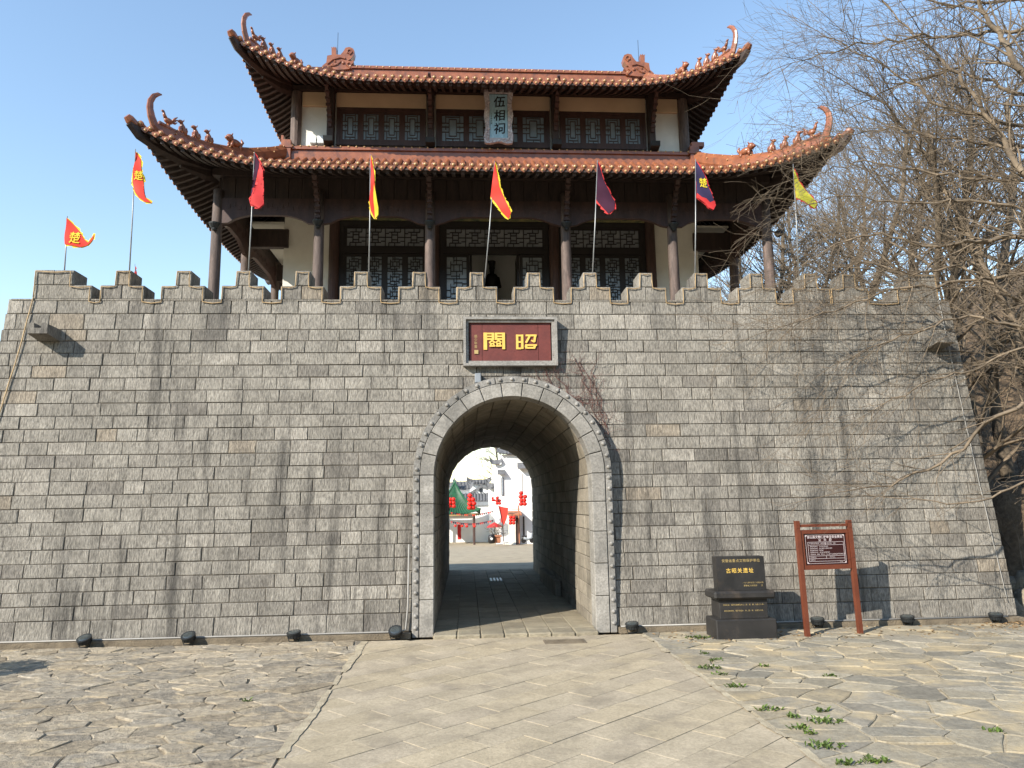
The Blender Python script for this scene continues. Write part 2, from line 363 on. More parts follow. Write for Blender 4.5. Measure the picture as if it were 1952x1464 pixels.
# central path of diagonal slabs
rng = random.Random(11)
base = MB(); base.quad((PX0, -2, .0), (PX1, -2, .0), (PX1, PY1, .0), (PX0, PY1, .0))
path = tag(base.build('path', M['joint_l']), kind='structure')
ang = R(90 - 48); ca, sa = math.cos(ang), math.sin(ang); cw, cl = .36, .78; rest = MB()
for i in range(-40, 60):
    for j in range(-30, 30):
        u0 = j * cl + (.5 * cl if i % 2 else 0) + ((i * 37) % 10) * .012; v0 = i * cw
        q = [(u0, v0), (u0 + cl, v0), (u0 + cl, v0 + cw), (u0, v0 + cw)]
        q = [(AX + u * ca - v * sa, 8 + u * sa + v * ca) for u, v in q]
        edge = .02
        for a, b, c in ((-1, 0, -PX0), (1, 0, PX1), (0, -1, 2), (0, 1, PY1)):
            q = clip(q, a, b, c) if len(q) > 2 else q
        if len(q) < 3 or area(q) < .006: continue
        q = inset(q, .0028)
        if len(q) < 3: continue
        f = rng.uniform(.94, 1.05); tone = rng.choice(((1, 1, 1), (1, .99, .96), (.98, .98, 1)))
        cc = tuple(f * t for t in tone); cy = sum(p[1] for p in q) / len(q)
        zt = .012 + rng.uniform(-.002, .003)
        if cy > 5.2:
            mb = MB(); stone_piece(mb, q, -.02, zt, .004, cc, rng, .003, 0); mb.build('slab', M['slab'], path, fix=False)
        else: stone_piece(rest, q, -.02, zt, .004, cc, rng, .003, 0)
tag(rest.build('slab_field', M['slab'], path, fix=False), kind='stuff')
for ex in (PX0, PX1):                         # broken mortar along both path edges
    mb = MB(); n = 150
    for i in range(n):
        y0, y1 = 3 + 9.3 * i / n, 3 + 9.3 * (i + 1) / n
        w = lambda y, k: .02 + .075 * max(0, mnoise.noise(Vector((y * 1.7, k, ex))) + .25) + .018 * mnoise.noise(Vector((y * 9, k, ex)))
        if mnoise.noise(Vector((y0 * 2.3, 7, ex))) < -.28: continue
        f = .8 + .35 * mnoise.noise(Vector((y0 * 3, 2, ex)))
        mb.quad((ex - w(y0, 0), y0, .021), (ex + w(y0, 3), y0, .021), (ex + w(y1, 3), y1, .0212), (ex - w(y1, 0), y1, .0212), (f, f, f))
    tag(mb.build('edge_mortar', M['joint_r'], path, fix=False), kind='stuff')

# ------------------------------------------------------------ gate wall
ZT = 5.83                                     # foot of the battlements
YB = 24.2                                     # rear face
def YF(z): return 12.62 + .07 * z             # battered front face
def xl(z): return -8.0 - .42 * max(0, (5.83 - z) / 5.83) ** 1.0 - .05 * max(0, 5.5 - z) ** 1.2 * .35
def xr(z): return 9.22 + .055 * (5.83 - z)
ZS, RI, RO, RM = 2.64, 1.345, 1.70, 1.59      # springing, inner, outer, ring joint
wall = thing('city_gate', (AX, 12.62, 0), 'grey chiselled stone city gate with stepped battlements and round-arched passage', 'gate')
rngw = random.Random(21)
heads = [5.83, 5.56, 5.27, 5.06]
z = 5.06
while z > .3: z -= .2222; heads.append(z)
heads[-1] = .10
def half(r, z): return r if z <= ZS else (math.sqrt(r * r - (z - ZS) ** 2) if z - ZS < r else 0)
blocks = []; core = MB()
def tone(rng):
    k = rng.random(); f = rng.uniform(.87, 1.1)
    if k < .02: b = (1.06, .98, .88)
    elif k < .13: b = (.82, .81, .80)
    elif k < .25: b = (1.15, 1.14, 1.12)
    else: b = (1, .995, .975)
    return tuple(f * x for x in b)
for zi in range(len(heads) - 1):
    z1, z0 = heads[zi], heads[zi + 1]
    spans = [(xl((z0 + z1) / 2), xr((z0 + z1) / 2))]
    hi, ho = half(RI, z0), half(RO, z1)
    if z0 < ZS + RI + .2:
        h = (max(hi, 0) + max(ho, hi * .5)) / 2
        if h > .03: spans = [(spans[0][0], AX - h), (AX + h, spans[0][1])]
    for si, (a, b) in enumerate(spans):
        core.hexa([(a, YF(z0) + .014, z0), (b, YF(z0) + .014, z0), (b, YF(z0) + .5, z0), (a, YF(z0) + .5, z0),
                   (a, YF(z1) + .014, z1), (b, YF(z1) + .014, z1), (b, YF(z1) + .5, z1), (a, YF(z1) + .5, z1)])
        x = a - (rngw.uniform(0, .25) if si == 0 else 0); first = True
        while x < b - .02:
            w = rngw.choice((.58, .6, .62, .56, .6, .58, .46, .34)) * (1 if z1 < 4.6 else rngw.uniform(.75, 1.1))
            if first: w *= rngw.uniform(.4, 1)
            e = x + w
            if b - e < .16: e = b
            blocks.append((max(x, a), e, z0, z1, tone(rngw))); x = e; first = False
core.build('mortar_core', M['mortar'], wall)
def stone_block(mb, P, x0, x1, z0, z1, col, rng, g=.006, out=.014, ch=.009, dep=.03):
    j = lambda: rng.uniform(-.003, .003)
    x0 += g + j(); x1 -= g + j(); z0 += g + j() * .6; z1 -= g + j() * .6
    if x1 - x0 < .03: return
    o = out + rng.uniform(-.005, .006)
    C = [(x0, z0), (x1, z0), (x1, z1), (x0, z1)]; I = [(x0 + ch, z0 + ch), (x1 - ch, z0 + ch), (x1 - ch, z1 - ch), (x0 + ch, z1 - ch)]
    vs = [P(u, v, -dep) for u, v in C] + [P(u + j(), v + j(), o - ch * .8) for u, v in C] + [P(u + j(), v + j(), o + j()) for u, v in I]
    fs = [(i, (i + 1) % 4, 4 + (i + 1) % 4, 4 + i) for i in range(4)] + [(4 + i, 4 + (i + 1) % 4, 8 + (i + 1) % 4, 8 + i) for i in range(4)] + [(8, 9, 10, 11)]
    mb.add(vs, fs, col)
PWall = lambda u, v, o: (u, YF(v) + .014 - o, v)
def vis(b):
    cx, cz = (b[0] + b[1]) / 2, (b[2] + b[3]) / 2
    w = min(b[1], 9.4) - max(b[0], -6.9 if cz < 3 else -7.9)
    hid = 0.3 if (cx > 5.5 and cz > 3) else 1
    return max(0, w) * (b[3] - b[2]) * hid / (1 + (cx * .06) ** 2)
blocks.sort(key=vis, reverse=True)
rest = MB()
for i, (x0, x1, z0, z1, c) in enumerate(blocks):
    if i < 300:
        mb = MB(); stone_block(mb, PWall, x0, x1, z0, z1, c, rngw); mb.build('block', M['stone'], wall, fix=False)
    else: stone_block(rest, PWall, x0, x1, z0, z1, c, rngw)
tag(rest.build('block_field', M['stone'], wall, fix=False), kind='stuff')
# flank walls, terrace, rear face with its own arch opening
mb = MB()
for s in (0, 1):
    fx = (xl, xr)[s]; sg = (-1, 1)[s]
    x0b, x0t = fx(.1), fx(5.83)
    mb.hexa([(x0b - sg * .02, YF(0) + .06, 0), (x0b - sg * .02, YB, 0), (x0b - sg * .6, YB, 0), (x0b - sg * .6, YF(0) + .06, 0),
             (x0t - sg * .02, YF(5.83) + .06, 5.8), (x0t - sg * .02, YB, 5.8), (x0t - sg * .6, YB, 5.8), (x0t - sg * .6, YF(5.83) + .06, 5.8)])
mb.box(xl(5.3), AX - 1.75, YB - .5, YB - .003, 0, 5.6); mb.box(AX + 1.75, xr(5.3), YB - .5, YB - .003, 0, 5.6)
mb.box(AX - 1.75, AX + 1.75, YB - .5, YB - .003, ZS + 1.6, 5.6)
mb.build('flank_wall', M['stone'], wall)
mb = MB(); mb.box(xl(5.3) + .3, xr(5.3) - .3, 13.45, YB - .5, 5.0, 5.3); mb.build('terrace', M['slab'], wall)
mb = MB()
mb.box(-9.2, AX - 1.72, 12.5, 12.68, 0, .09); mb.box(AX + 1.72, 9.55, 12.5, 12.68, 0, .09)
mb.build('plinth', M['plinth'], wall)

# battlements: stepped merlons
rngm = random.Random(8)
def merlon_block(x0, x1, z0, z1, y0=None, y1=None):
    y0 = YF(5.9) - .004 if y0 is None else y0; y1 = y0 + .45 if y1 is None else y1
    mb = MB(); j = lambda: rngm.uniform(-.004, .004)
    mb.bbox(x0 + .003 + j(), x1 - .003 + j(), y0 + j(), y1, z0 + .003, z1 - .003 + j(), .012, tone(rngm)); mb.build('merlon_block', M['stone'], wall, fix=False)
mx = [-6.08 + 1.05 * i for i in range(13)]
Z0, Z1, Z2 = 5.83, 6.09, 6.37
profile = []                                  # outline followed by the light rope
merlons = []
for x in mx:
    merlon_block(x - .385, x - .01, Z0, Z1); merlon_block(x - .01, x + .385, Z0, Z1); merlon_block(x - .135, x + .135, Z1, Z2)
for sx, w in ((-1, 0), (1, 0)):
    xa, xb = (-7.62, -6.92) if sx < 0 else (8.42, 9.02)
    merlon_block(xa if sx < 0 else xa - .25, (xb + .32) if sx < 0 else xb, Z0, Z1)
    merlon_block(xa, (xa + xb) / 2, Z1, Z2); merlon_block((xa + xb) / 2, xb, Z1, Z2)
merlon_block(7.27 - .385, 7.27 + .385, Z0, Z1); merlon_block(7.27 - .135, 7.27 + .135, Z1, Z2)
mb = MB(); mb.box(xl(5.8) + .3, xr(5.8) - .3, YF(5.8) + .02, 13.5, 5.2, 5.825); mb.build('parapet_core', M['mortar'], wall)
mb = MB(); mb.box(xl(5.8) + .05, xr(5.8) - .05, YF(5.8) - .01, YF(5.8) + .46, 5.805, 5.832, (.95, .93, .9)); mb.build('parapet_coping', M['stone'], wall)

# arch: voussoirs, stud band, passage lining
def ring(a, r): return (AX + r * math.cos(a), ZS + r * math.sin(a))
YP = 12.575
def arch_piece(mb, a0, a1, r0, r1, y0, y1, col, ch=.01):
    n = 3; A = [a0 + (a1 - a0) * i / n for i in range(n + 1)]
    poly = [ring(a, r1) for a in A] + [ring(a, r0) for a in A[::-1]]
    cx = sum(p[0] for p in poly) / len(poly); cz = sum(p[1] for p in poly) / len(poly)
    k = len(poly); sh = [(cx + (p[0] - cx) * .94, cz + (p[1] - cz) * .94) for p in poly]
    vs = [(p[0], y1, p[1]) for p in poly] + [(p[0], y0 + ch, p[1]) for p in poly] + [(p[0], y0, p[1]) for p in sh]
    fs = [(i, (i + 1) % k, k + (i + 1) % k, k + i) for i in range(k)] + [(k + i, k + (i + 1) % k, 2 * k + (i + 1) % k, 2 * k + i) for i in range(k)]
    for i in range(n): fs.append((2 * k + i, 2 * k + i + 1, 2 * k + 2 * n - i, 2 * k + 2 * n + 1 - i))
    mb.add(vs, fs, col)
rngv = random.Random(4)
NV = 13
for i in range(NV):
    f = rngv.uniform(.85, 1.15); mb = MB(); a0 = math.pi * i / NV; a1 = math.pi * (i + 1) / NV
    arch_piece(mb, a0 + .004, a1 - .004, RI, RM - .012, YP, 13.0, (f, f * .99, f * .97)); mb.build('voussoir', M['portal'], wall)
NO = 9
for i in range(NO):
    f = rngv.uniform(.7, .95); mb = MB(); a0 = math.pi * i / NO; a1 = math.pi * (i + 1) / NO
    arch_piece(mb, a0 + .003, a1 - .003, RM, RO, YP + .012, 13.0, (f, f, f)); mb.build('stud_band', M['portal'], wall)
zz = [0, .60, 1.13, 1.66, 2.16, ZS]
for s in (-1, 1):
    for a, b in zip(zz[:-1], zz[1:]):
        f = rngv.uniform(.85, 1.2); mb = MB(); X = sorted((AX + s * RI, AX + s * (RM - .012)))
        mb.bbox(X[0], X[1], YP, 13.0, a + .004, b - .004, .01, (f, f * .99, f * .97)); mb.build('jamb_stone', M['portal'], wall, fix=False)
    mb = MB(); X = sorted((AX + s * RM, AX + s * RO)); mb.bbox(X[0], X[1], YP + .012, 13.0, 0, ZS - .003, .01, (.92, .92, .92)); mb.build('stud_band', M['portal'], wall, fix=False)
# studs
st = MB(); st.lathe([(.034, 0), (.034, .01), (.025, .025), (.01, .032)], 8, ax='y')
stm = st.mesh('stud', M['portal'])
def put_stud(x, zc):
    o = bpy.data.objects.new('stud', stm); link(o, wall); o.location = (x, YP + .012, zc); o.matrix_parent_inverse = Matrix.Translation(-wall.location)
rs = (RM + RO) / 2
for s in (-1, 1):
    for i in range(14): put_stud(AX + s * rs, .16 + i * .185)
for i in range(25):
    a = math.pi * (i + .5) / 25; put_stud(*ring(a, rs))
# lining of the passage: courses of stone up to the springing, then barrel vault
lin = MB(); rl = random.Random(5); back = MB()
nc = 11
for s in (-1, 1):
    zc = [.0 + ZS * i / nc for i in range(nc + 1)]
    for i in range(nc):
        y = 12.98 + (.2 if i % 2 else 0) - .2
        y = max(y, 12.98)
        while y < YB:
            w = rl.uniform(.42, .62); e = min(YB, y + w)
            P = lambda u, v, o, s=s: (AX + s * (RI + .02 - o), u, v)
            f = rl.uniform(.75, 1.15); stone_block(lin, P, y, e, zc[i], zc[i + 1], (f, f * .98, f * .95), rl, .005, .02, .008)
            y = e
    back.quad((AX + s * (RI + .03), 12.9, 0), (AX + s * (RI + .03), YB, 0), (AX + s * (RI + .03), YB, ZS), (AX + s * (RI + .03), 12.9, ZS))
na = 14
for i in range(na):
    y = 12.98
    while y < YB:
        w = rl.uniform(.45, .75); e = min(YB, y + w)
        P = lambda u, v, o: (AX + (RI + .02 - o) * math.cos(v / RI), u, ZS + (RI + .02 - o) * math.sin(v / RI))
        L_ = math.pi * RI / na; f = rl.uniform(.7, 1.1); stone_block(lin, P, y, e, i * L_, (i + 1) * L_, (f, f * .96, f * .9), rl, .005, .02, .008); y = e
    a0, a1 = math.pi * i / na, math.pi * (i + 1) / na; p, q = ring(a0, RI + .03), ring(a1, RI + .03)
    back.quad((p[0], 12.9, p[1]), (q[0], 12.9, q[1]), (q[0], YB, q[1]), (p[0], YB, p[1]))
    p2, q2 = ring(a0, 2.6), ring(a1, 2.6)
    back.quad((p[0], YB - .002, p[1]), (q[0], YB - .002, q[1]), (q2[0], YB - .002, q2[1]), (p2[0], YB - .002, p2[1]))
tag(lin.build('tunnel_lining', M['lining'], wall, fix=False), kind='stuff')
back.build('tunnel_core', M['mortar'], wall, fix=False)
mb = MB(); mb.bbox(AX + RI - .16, AX + RI - .012, 17.0, 20.5, .06, .42, .02, (.8, .78, .75)); mb.build('kerb_ledge', M['lining'], wall)
# passage floor
fl = MB(); fl.quad((AX - 1.36, 12.4, .03), (AX + 1.36, 12.4, .03), (AX + 1.36, YB + .05, .03), (AX - 1.36, YB + .05, .03))
floor = tag(fl.build('passage_floor', M['joint_l']), kind='structure')
rf = random.Random(6); ncol = 7; cwid = 2 * RI / ncol
for i in range(ncol):
    y = 12.33; k = 0
    while y < YB:
        w = .45 if k == 0 else rf.uniform(.5, .75); f = rf.uniform(.85, 1.12); mb = MB()
        mb.bbox(AX - RI + i * cwid + .004, AX - RI + (i + 1) * cwid - .004, y + .004 + (rf.uniform(-.012, .012) if k == 0 else 0), min(YB + .04, y + w) - .004, -.01, .075 + rf.uniform(-.003, .003), .018 if k == 0 else .006, (f, f, f * .97))
        mb.build('floor_slab', M['tunnel_slab'], floor, fix=False); y += w; k += 1

# ------------------------------------------------------------ gate tower
CX, CY = .78, 19.85
TZ = 5.3
tower = thing('gate_tower', (CX, CY, TZ), 'two-storey timber gate tower with orange glazed upturned roofs above the battlements', 'tower')
COLS = [-6.37, -4.09, -1.57, 1.57, 4.09, 6.37]
YCOL, YW, YWR = 16.2, 18.4, 21.3
colm = MB(); colm.lathe([(.17, 0), (.17, .1), (.125, .14), (.122, 1.5), (.115, 3.2), (.11, 4.0)], 14)
colme = colm.mesh('column', M['wood_grey']); colme.shade_smooth()
cap = MB(); cap.lathe([(.06, -.09), (.085, -.06), (.12, 0), (.125, .03), (.08, .05)], 12)
cap.lathe([(.045, -.14), (.06, -.11), (.055, -.09)], 10)
capme = cap.mesh('lamp_dome', M['lamp'])
def place(name, me, parent, loc, rz=0):
    o = bpy.data.objects.new(name, me); link(o, parent); o.location = loc; o.rotation_euler.z = rz; return o
for ry in (YCOL, 23.5):
    for x in COLS: place('column', colme, tower, (CX + x, ry, TZ))
for sx in (-1, 1):
    for y in (YW, YWR): place('column', colme, tower, (CX + sx * 6.37, y, TZ))
for x in COLS[1:-1]: place('lamp_dome', capme, tower, (CX + x, YCOL - .16, 8.5))
place('lamp_dome', capme, tower, (CX - 6.37, YCOL - .16, 8.42))
# architraves with curved haunches between the columns, boards above them
def architrave(x0, x1, y, side=False, rearm=False):
    n = 14; poly = []; w = x1 - x0
    for i in range(n + 1):
        u = i / n; d = min(u, 1 - u) * w
        zb = 8.50 if d < .16 else (8.50 + .2 * min(1, ((d - .16) / .55)) ** .55)
        poly.append((x0 + .1 + (w - .2) * u, zb))
    poly += [(x1 - .1, 9.10), (x0 + .1, 9.10)]
    mb = MB()
    fn = (lambda u, v, d: (y + d, u, v)) if side else (lambda u, v, d: (u, y + d, v))
    mb.prism(poly, fn, -.05, .05); mb.build('architrave', M['wood_red'], tower)
    # carved relief band
    mb = MB()
    for i in range(int(w / .14)):
        u = x0 + .2 + (w - .4) * (i + .5) / int(w / .14); zc = 8.9 + .05 * math.sin(i * 1.9)
        if side: mb.box(y - .058, y + .058, u - .03, u + .03, zc - .05, zc + .05)
        else: mb.box(u - .035, u + .035, y - .062, y - .045, zc - .05, zc + .05)
    tag(mb.build('carving', M['wood_red'], tower), kind='stuff')
for a, b in zip(COLS[:-1], COLS[1:]):
    architrave(CX + a, CX + b, YCOL); architrave(CX + a, CX + b, 23.5)
for sx in (-1, 1):
    for a, b in ((YCOL, YW), (YW, YWR), (YWR, 23.5)): architrave(a, b, CX + sx * 6.37, side=True)
bd = MB(); bd.bbox(-.146, .146, -.012, .012, 0, .52, .006); bdm = bd.mesh('eave_board', M['wood'])
n = int(12.6 / .3)
for i in range(n):
    x = CX - 6.3 + .15 + i * .3; place('eave_board', bdm, tower, (x, YCOL + .02 + (.006 if i % 2 else 0), 9.11))
for sx in (-1, 1):
    for i in range(24): place('eave_board', bdm, tower, (CX + sx * 6.37, YCOL + .2 + i * .3, 9.11), math.pi / 2)
mb = MB(); mb.box(CX - 6.3, CX + 6.3, YCOL + .045, YCOL + .07, 9.105, 9.64); mb.build('board_backing', M['wood'], tower)
mb = MB(); mb.box(CX - 6.5, CX + 6.5, YCOL - .1, YCOL + .1, 9.63, 9.8); mb.build('eave_purlin', M['wood'], tower)
mb = MB(); mb.box(CX - 6.5, CX + 6.5, 23.4, 23.6, 9.63, 9.8); mb.build('eave_purlin', M['wood'], tower)
for sx in (-1, 1):
    mb = MB(); mb.box(CX + sx * 6.37 - .1, CX + sx * 6.37 + .1, YCOL + .1, 23.4, 9.63, 9.8); mb.build('eave_purlin', M['wood'], tower)
# carved eave struts rising forward from each column
def strut(x, y0, z0, y1, z1, w=.1, top=None):
    n = 9; path = []
    for i in range(n + 1):
        t = i / n; path.append((x, y0 + (y1 - y0) * t ** 1.6, z0 + (z1 - z0) * t))
    mb = MB(); mb.tube(path, [w * (.75 + .18 * math.sin(i * 2.6)) for i in range(n + 1)], 4, sq=(.8, 1.1))
    for i in range(1, n): 
        p = path[i]; mb.box(x - w * .62, x + w * .62, p[1] - w * .95, p[1] - w * .3, p[2] - .028, p[2] + .028)
    mb.build('eave_strut', M['wood_red'], tower)
for x in COLS[1:-1]: strut(CX + x, YCOL - .1, 8.5, 15.45, 9.5)
# verandah ceiling, inner walls
mb = MB(); mb.box(CX - 6.3, CX + 6.3, YCOL + .1, YW - .04, 9.83, 9.87); mb.build('verandah_ceiling', M['plaster'], tower)
for sx in (-1, 1):
    mb = MB(); X = sorted((CX + sx * 5.44, CX + sx * 6.3)); mb.box(X[0], X[1], YW, 23.4, 9.38, 9.43); mb.build('verandah_ceiling', M['plaster'], tower)
    mb = MB(); X = sorted((CX + sx * 5.3, CX + sx * 6.3)); mb.box(X[0], X[1], YW - .09, YW + .09, 8.72, 9.2); mb.build('tie_beam', M['wood'], tower)
    mb = MB(); X = sorted((CX + sx * 5.3, CX + sx * 6.3)); mb.box(X[0], X[1], YWR - .09, YWR + .09, 8.72, 9.2); mb.build('tie_beam', M['wood'], tower)
    mb = MB(); X = sorted((CX + sx * 4.22, CX + sx * 5.42)); mb.box(X[0], X[1], YW, YW + .18, TZ, 9.82); mb.build('end_wall', M['plaster'], tower)
    mb = MB(); X = sorted((CX + sx * 5.24, CX + sx * 5.42)); mb.box(X[0], X[1], YW + .18, YWR, TZ, 9.82); mb.build('side_wall', M['plaster'], tower)
mb = MB(); mb.box(CX - 5.24, CX + 5.24, YWR - .1, YWR, TZ, 11); mb.build('rear_wall', M['interior'], tower)
mb = MB(); mb.box(CX - 5.2, CX + 5.2, YW + .2, YWR - .1, 10.2, 10.3); mb.build('inner_ceiling', M['wood'], tower)
# painted lintel
for a, b in ((-4.2, -1.66), (-1.48, 1.48), (1.66, 4.2)):
    mb = MB(); mb.box(CX + a, CX + b, YW - .03, YW + .12, 9.5, 9.82); mb.build('painted_beam', M['painted'], tower)
    mb = MB(); w = b - a
    zig = [(a + .45, 9.53), (a + .62, 9.76), (b - .62, 9.76), (b - .45, 9.53)]
    for p, q in zip(zig[:-1], zig[1:]): mb.tube([(CX + p[0], YW - .034, p[1]), (CX + q[0], YW - .034, q[1])], .018, 4)
    mb.tube([(CX + a + .75, YW - .034, 9.6), (CX + b - .75, YW - .034, 9.6)], .014, 4)
    for k in (a + .3, (a + b) / 2, b - .3):
        for q in range(6): mb.ball((CX + k + .07 * math.cos(q), YW - .034, 9.65 + .06 * math.sin(q)), (.035, .008, .02), 6, 4)
    mb.build('beam_ornament', M['gold_dull'], tower)
for x in (-4.14, -1.57, 1.57, 4.14):
    mb = MB(); mb.lathe([(.13, 0), (.13, 4.5)], 12, (CX + x, YW - .03, TZ)); mb.build('inner_column', M['wood_red'], tower, smooth=False)

def meander(mb, x0, x1, z0, z1, y, kind, t=.016):   # interlocking fret bars
    w, h = x1 - x0, z1 - z0; bx = lambda a, b, c, d: mb.box(x0 + a * w, x0 + b * w, y - .012, y + .012, z0 + c * h, z0 + d * h)
    tx, tz = t / w, t / h
    H = lambda a, b, c: bx(a, b, c - tz / 2, c + tz / 2)
    V = lambda a, c, d: mb.box(x0 + a * w - t / 2, x0 + a * w + t / 2, y - .0115, y + .0115, z0 + c * h, z0 + d * h)
    if kind == 'tall':
        k = max(2, int(round(h / (w * 1.15))))
        for i in range(k):
            c0, c1 = i / k, (i + 1) / k; d = c1 - c0; f = lambda q: c0 + d * q
            H(0, 1, f(.02)); V(.5, f(0), f(.35)); V(.5, f(.65), f(1)); H(.2, .8, f(.35)); H(.2, .8, f(.65)); V(.2, f(.2), f(.8)); V(.8, f(.2), f(.8))
            H(0, .2, f(.2)); H(.8, 1, f(.8)); H(0, .2, f(.5)); H(.8, 1, f(.5)); V(.36, f(.35), f(.65)); V(.64, f(.35), f(.65)); V(.36, f(.75), f(1)); V(.64, f(0), f(.25)); H(.36, .8, f(.84)); H(.2, .64, f(.14))
    elif kind == 'wide':
        k = max(2, int(round(w / (h * 1.15))))
        for i in range(k):
            c0, c1 = i / k, (i + 1) / k; d = c1 - c0; f = lambda q: c0 + d * q
            V(f(.02), 0, 1); H(f(0), f(.35), .5); H(f(.65), f(1), .5); V(f(.35), .2, .8); V(f(.65), .2, .8); H(f(.2), f(.8), .2); H(f(.2), f(.8), .8)
            V(f(.2), 0, .2); V(f(.8), .8, 1); V(f(.5), 0, .2); V(f(.5), .8, 1); H(f(.35), f(.65), .36); H(f(.35), f(.65), .64); H(f(0), f(.2), .72); H(f(.8), f(1), .28)
    elif kind == 'win':
        V(.33, .2, .85); V(.67, .2, .85); H(.33, .67, .2); H(.33, .67, .85)
        for c in (.35, .55, .7): H(0, .33, c); H(.67, 1, c)
        V(.17, 0, .35); V(.83, 0, .35); V(.17, .7, 1); V(.83, .7, 1); H(.17, .83, .1); H(.17, .83, .94); V(.5, 0, .1); V(.17, .45, .6); V(.83, .45, .6)
def leaf(x0, x1, z0, z1, y, name, framem, latm, glassm, kind, parent=None, stile=.07, t=.016, rail=0):
    mb = MB()
    mb.box(x0, x0 + stile, y - .03, y + .03, z0, z1); mb.box(x1 - stile, x1, y - .03, y + .03, z0, z1)
    mb.box(x0 + stile, x1 - stile, y - .028, y + .028, z1 - stile, z1); mb.box(x0 + stile, x1 - stile, y - .028, y + .028, z0, z0 + stile + rail)
    o = mb.build(name, framem, parent or tower)
    g = MB(); g.box(x0 + stile, x1 - stile, y + .012, y + .018, z0 + stile + rail, z1 - stile); g.build('pane', glassm, o)
    l = MB(); meander(l, x0 + stile, x1 - stile, z0 + stile + rail, z1 - stile, y - .008, kind, t); l.build('lattice', latm, o)
    return o
YD = YW + .06
bays = [(-4.0, -1.7), (-1.42, 1.42), (1.7, 4.0)]
for bi, (a, b) in enumerate(bays):
    x0, x1 = CX + a, CX + b
    mb = MB(); mb.box(x0 - .02, x1 + .02, YD - .05, YD + .07, 9.34, 9.49); mb.box(x0 - .02, x1 + .02, YD - .05, YD + .07, 8.61, 8.76)
    mb.box(x0 - .02, x0 + .1, YD - .048, YD + .068, TZ, 9.34); mb.box(x1 - .1, x1 + .02, YD - .048, YD + .068, TZ, 9.34); mb.build('door_frame', M['lattice'], tower)
    leaf(x0 + .1, x1 - .1, 8.76, 9.34, YD, 'transom', M['lattice'], M['lattice'], M['interior'], 'wide', stile=.05, t=.022)
    w = (x1 - x0 - .2) / 4
    for k in range(4):
        if bi == 1 and k in (1, 2): continue
        leaf(x0 + .1 + k * w, x0 + .1 + (k + 1) * w, TZ + .05, 8.6, YD, 'door', M['lattice'], M['lattice'], M['glass'], 'tall', stile=.075, t=.02, rail=.7)
for s in (-1, 1):                              # two leaves folded inwards
    mb = MB(); x = CX + s * .62; mb.box(x - .03, x + .03, YD + .05, YD + .7, TZ + .05, 8.6); mb.build('door', M['lattice'], tower)

# ---- upper storey
YU = 18.3
def ux(a): return CX + a
mb = MB()
mb.box(ux(-5.25), ux(5.25), YU + .06, YU + .2, 10.8, 13.2); mb.build('upper_wall', M['plaster'], tower)
for sx in (-1, 1):
    mb = MB(); X = sorted((ux(sx * 5.2), ux(sx * 5.06))); mb.box(X[0], X[1], YU + .2, YWR + .1, 10.8, 13.2); mb.build('upper_wall', M['plaster'], tower)
    mb = MB(); mb.lathe([(.14, 0), (.14, 2.0)], 12, (ux(sx * 5.2), YU + .02, 11.0)); mb.build('corner_post', M['wood_grey'], tower, smooth=False)
mb = MB(); mb.box(ux(-5.2), ux(5.2), YWR + .1, YWR + .25, 10.8, 13.2); mb.build('upper_wall', M['plaster'], tower)
POSTS = [-4.28, -1.66, 1.66, 4.28]
segs = [(-5.05, -4.4), (-4.16, -1.78), (-1.54, 1.54), (1.78, 4.16), (4.4, 5.05)]
for i, (a, b) in enumerate(segs):
    mb = MB(); mb.bbox(ux(a), ux(b), YU - .02, YU + .055, 12.62 if i in (0, 4) else 12.60, 13.02, .01); mb.build('tan_band', M['tanband'], tower, fix=False)
for a, b in segs[1:4]:
    x0, x1 = ux(a) + .02, ux(b) - .02
    mb = MB(); mb.box(x0, x1, YU - .03, YU + .055, 12.5, 12.59); mb.box(x0, x1, YU - .03, YU + .055, 11.53, 11.62)
    mb.box(x0, x0 + .08, YU - .03, YU + .055, 11.62, 12.5); mb.box(x1 - .08, x1, YU - .03, YU + .055, 11.62, 12.5); mb.build('window_frame', M['wood_red'], tower)
    w = (x1 - x0 - .16) / 4
    for k in range(4): leaf(x0 + .08 + k * w, x0 + .08 + (k + 1) * w, 11.62, 12.5, YU + .02, 'window', M['wood_red'], M['lattice_grey'], M['glass_up'], 'win', stile=.075, t=.022)
for a in POSTS:
    mb = MB(); mb.bbox(ux(a) - .09, ux(a) + .09, YU - .16, YU + .05, 11.5, 13.1, .015); mb.build('upper_post', M['wood'], tower, fix=False)
    strut(ux(a), YU - .16, 11.95, 17.25, 13.0, .1)
    mb = MB(); mb.hexa([(ux(a) - .12, YU - .42, 11.44), (ux(a) + .12, YU - .42, 11.44), (ux(a) + .12, YU - .17, 11.38), (ux(a) - .12, YU - .17, 11.38),
                        (ux(a) - .12, YU - .46, 11.56), (ux(a) + .12, YU - .46, 11.56), (ux(a) + .12, YU - .17, 11.52), (ux(a) - .12, YU - .17, 11.52)])
    mb.build('flood_lamp', M['lamp'], tower)
mb = MB(); mb.box(ux(-5.3), ux(5.3), YU - .1, YU + .06, 13.03, 13.16); mb.build('upper_beam', M['wood'], tower)
for k in (0, 1):
    mb = MB(); mb.bbox(ux(-4.82) + k * .2, ux(-4.82) + .17 + k * .2, YU - .06, YU + .06, 11.55, 11.76, .01); mb.build('meter_box', M['box'], tower, fix=False)

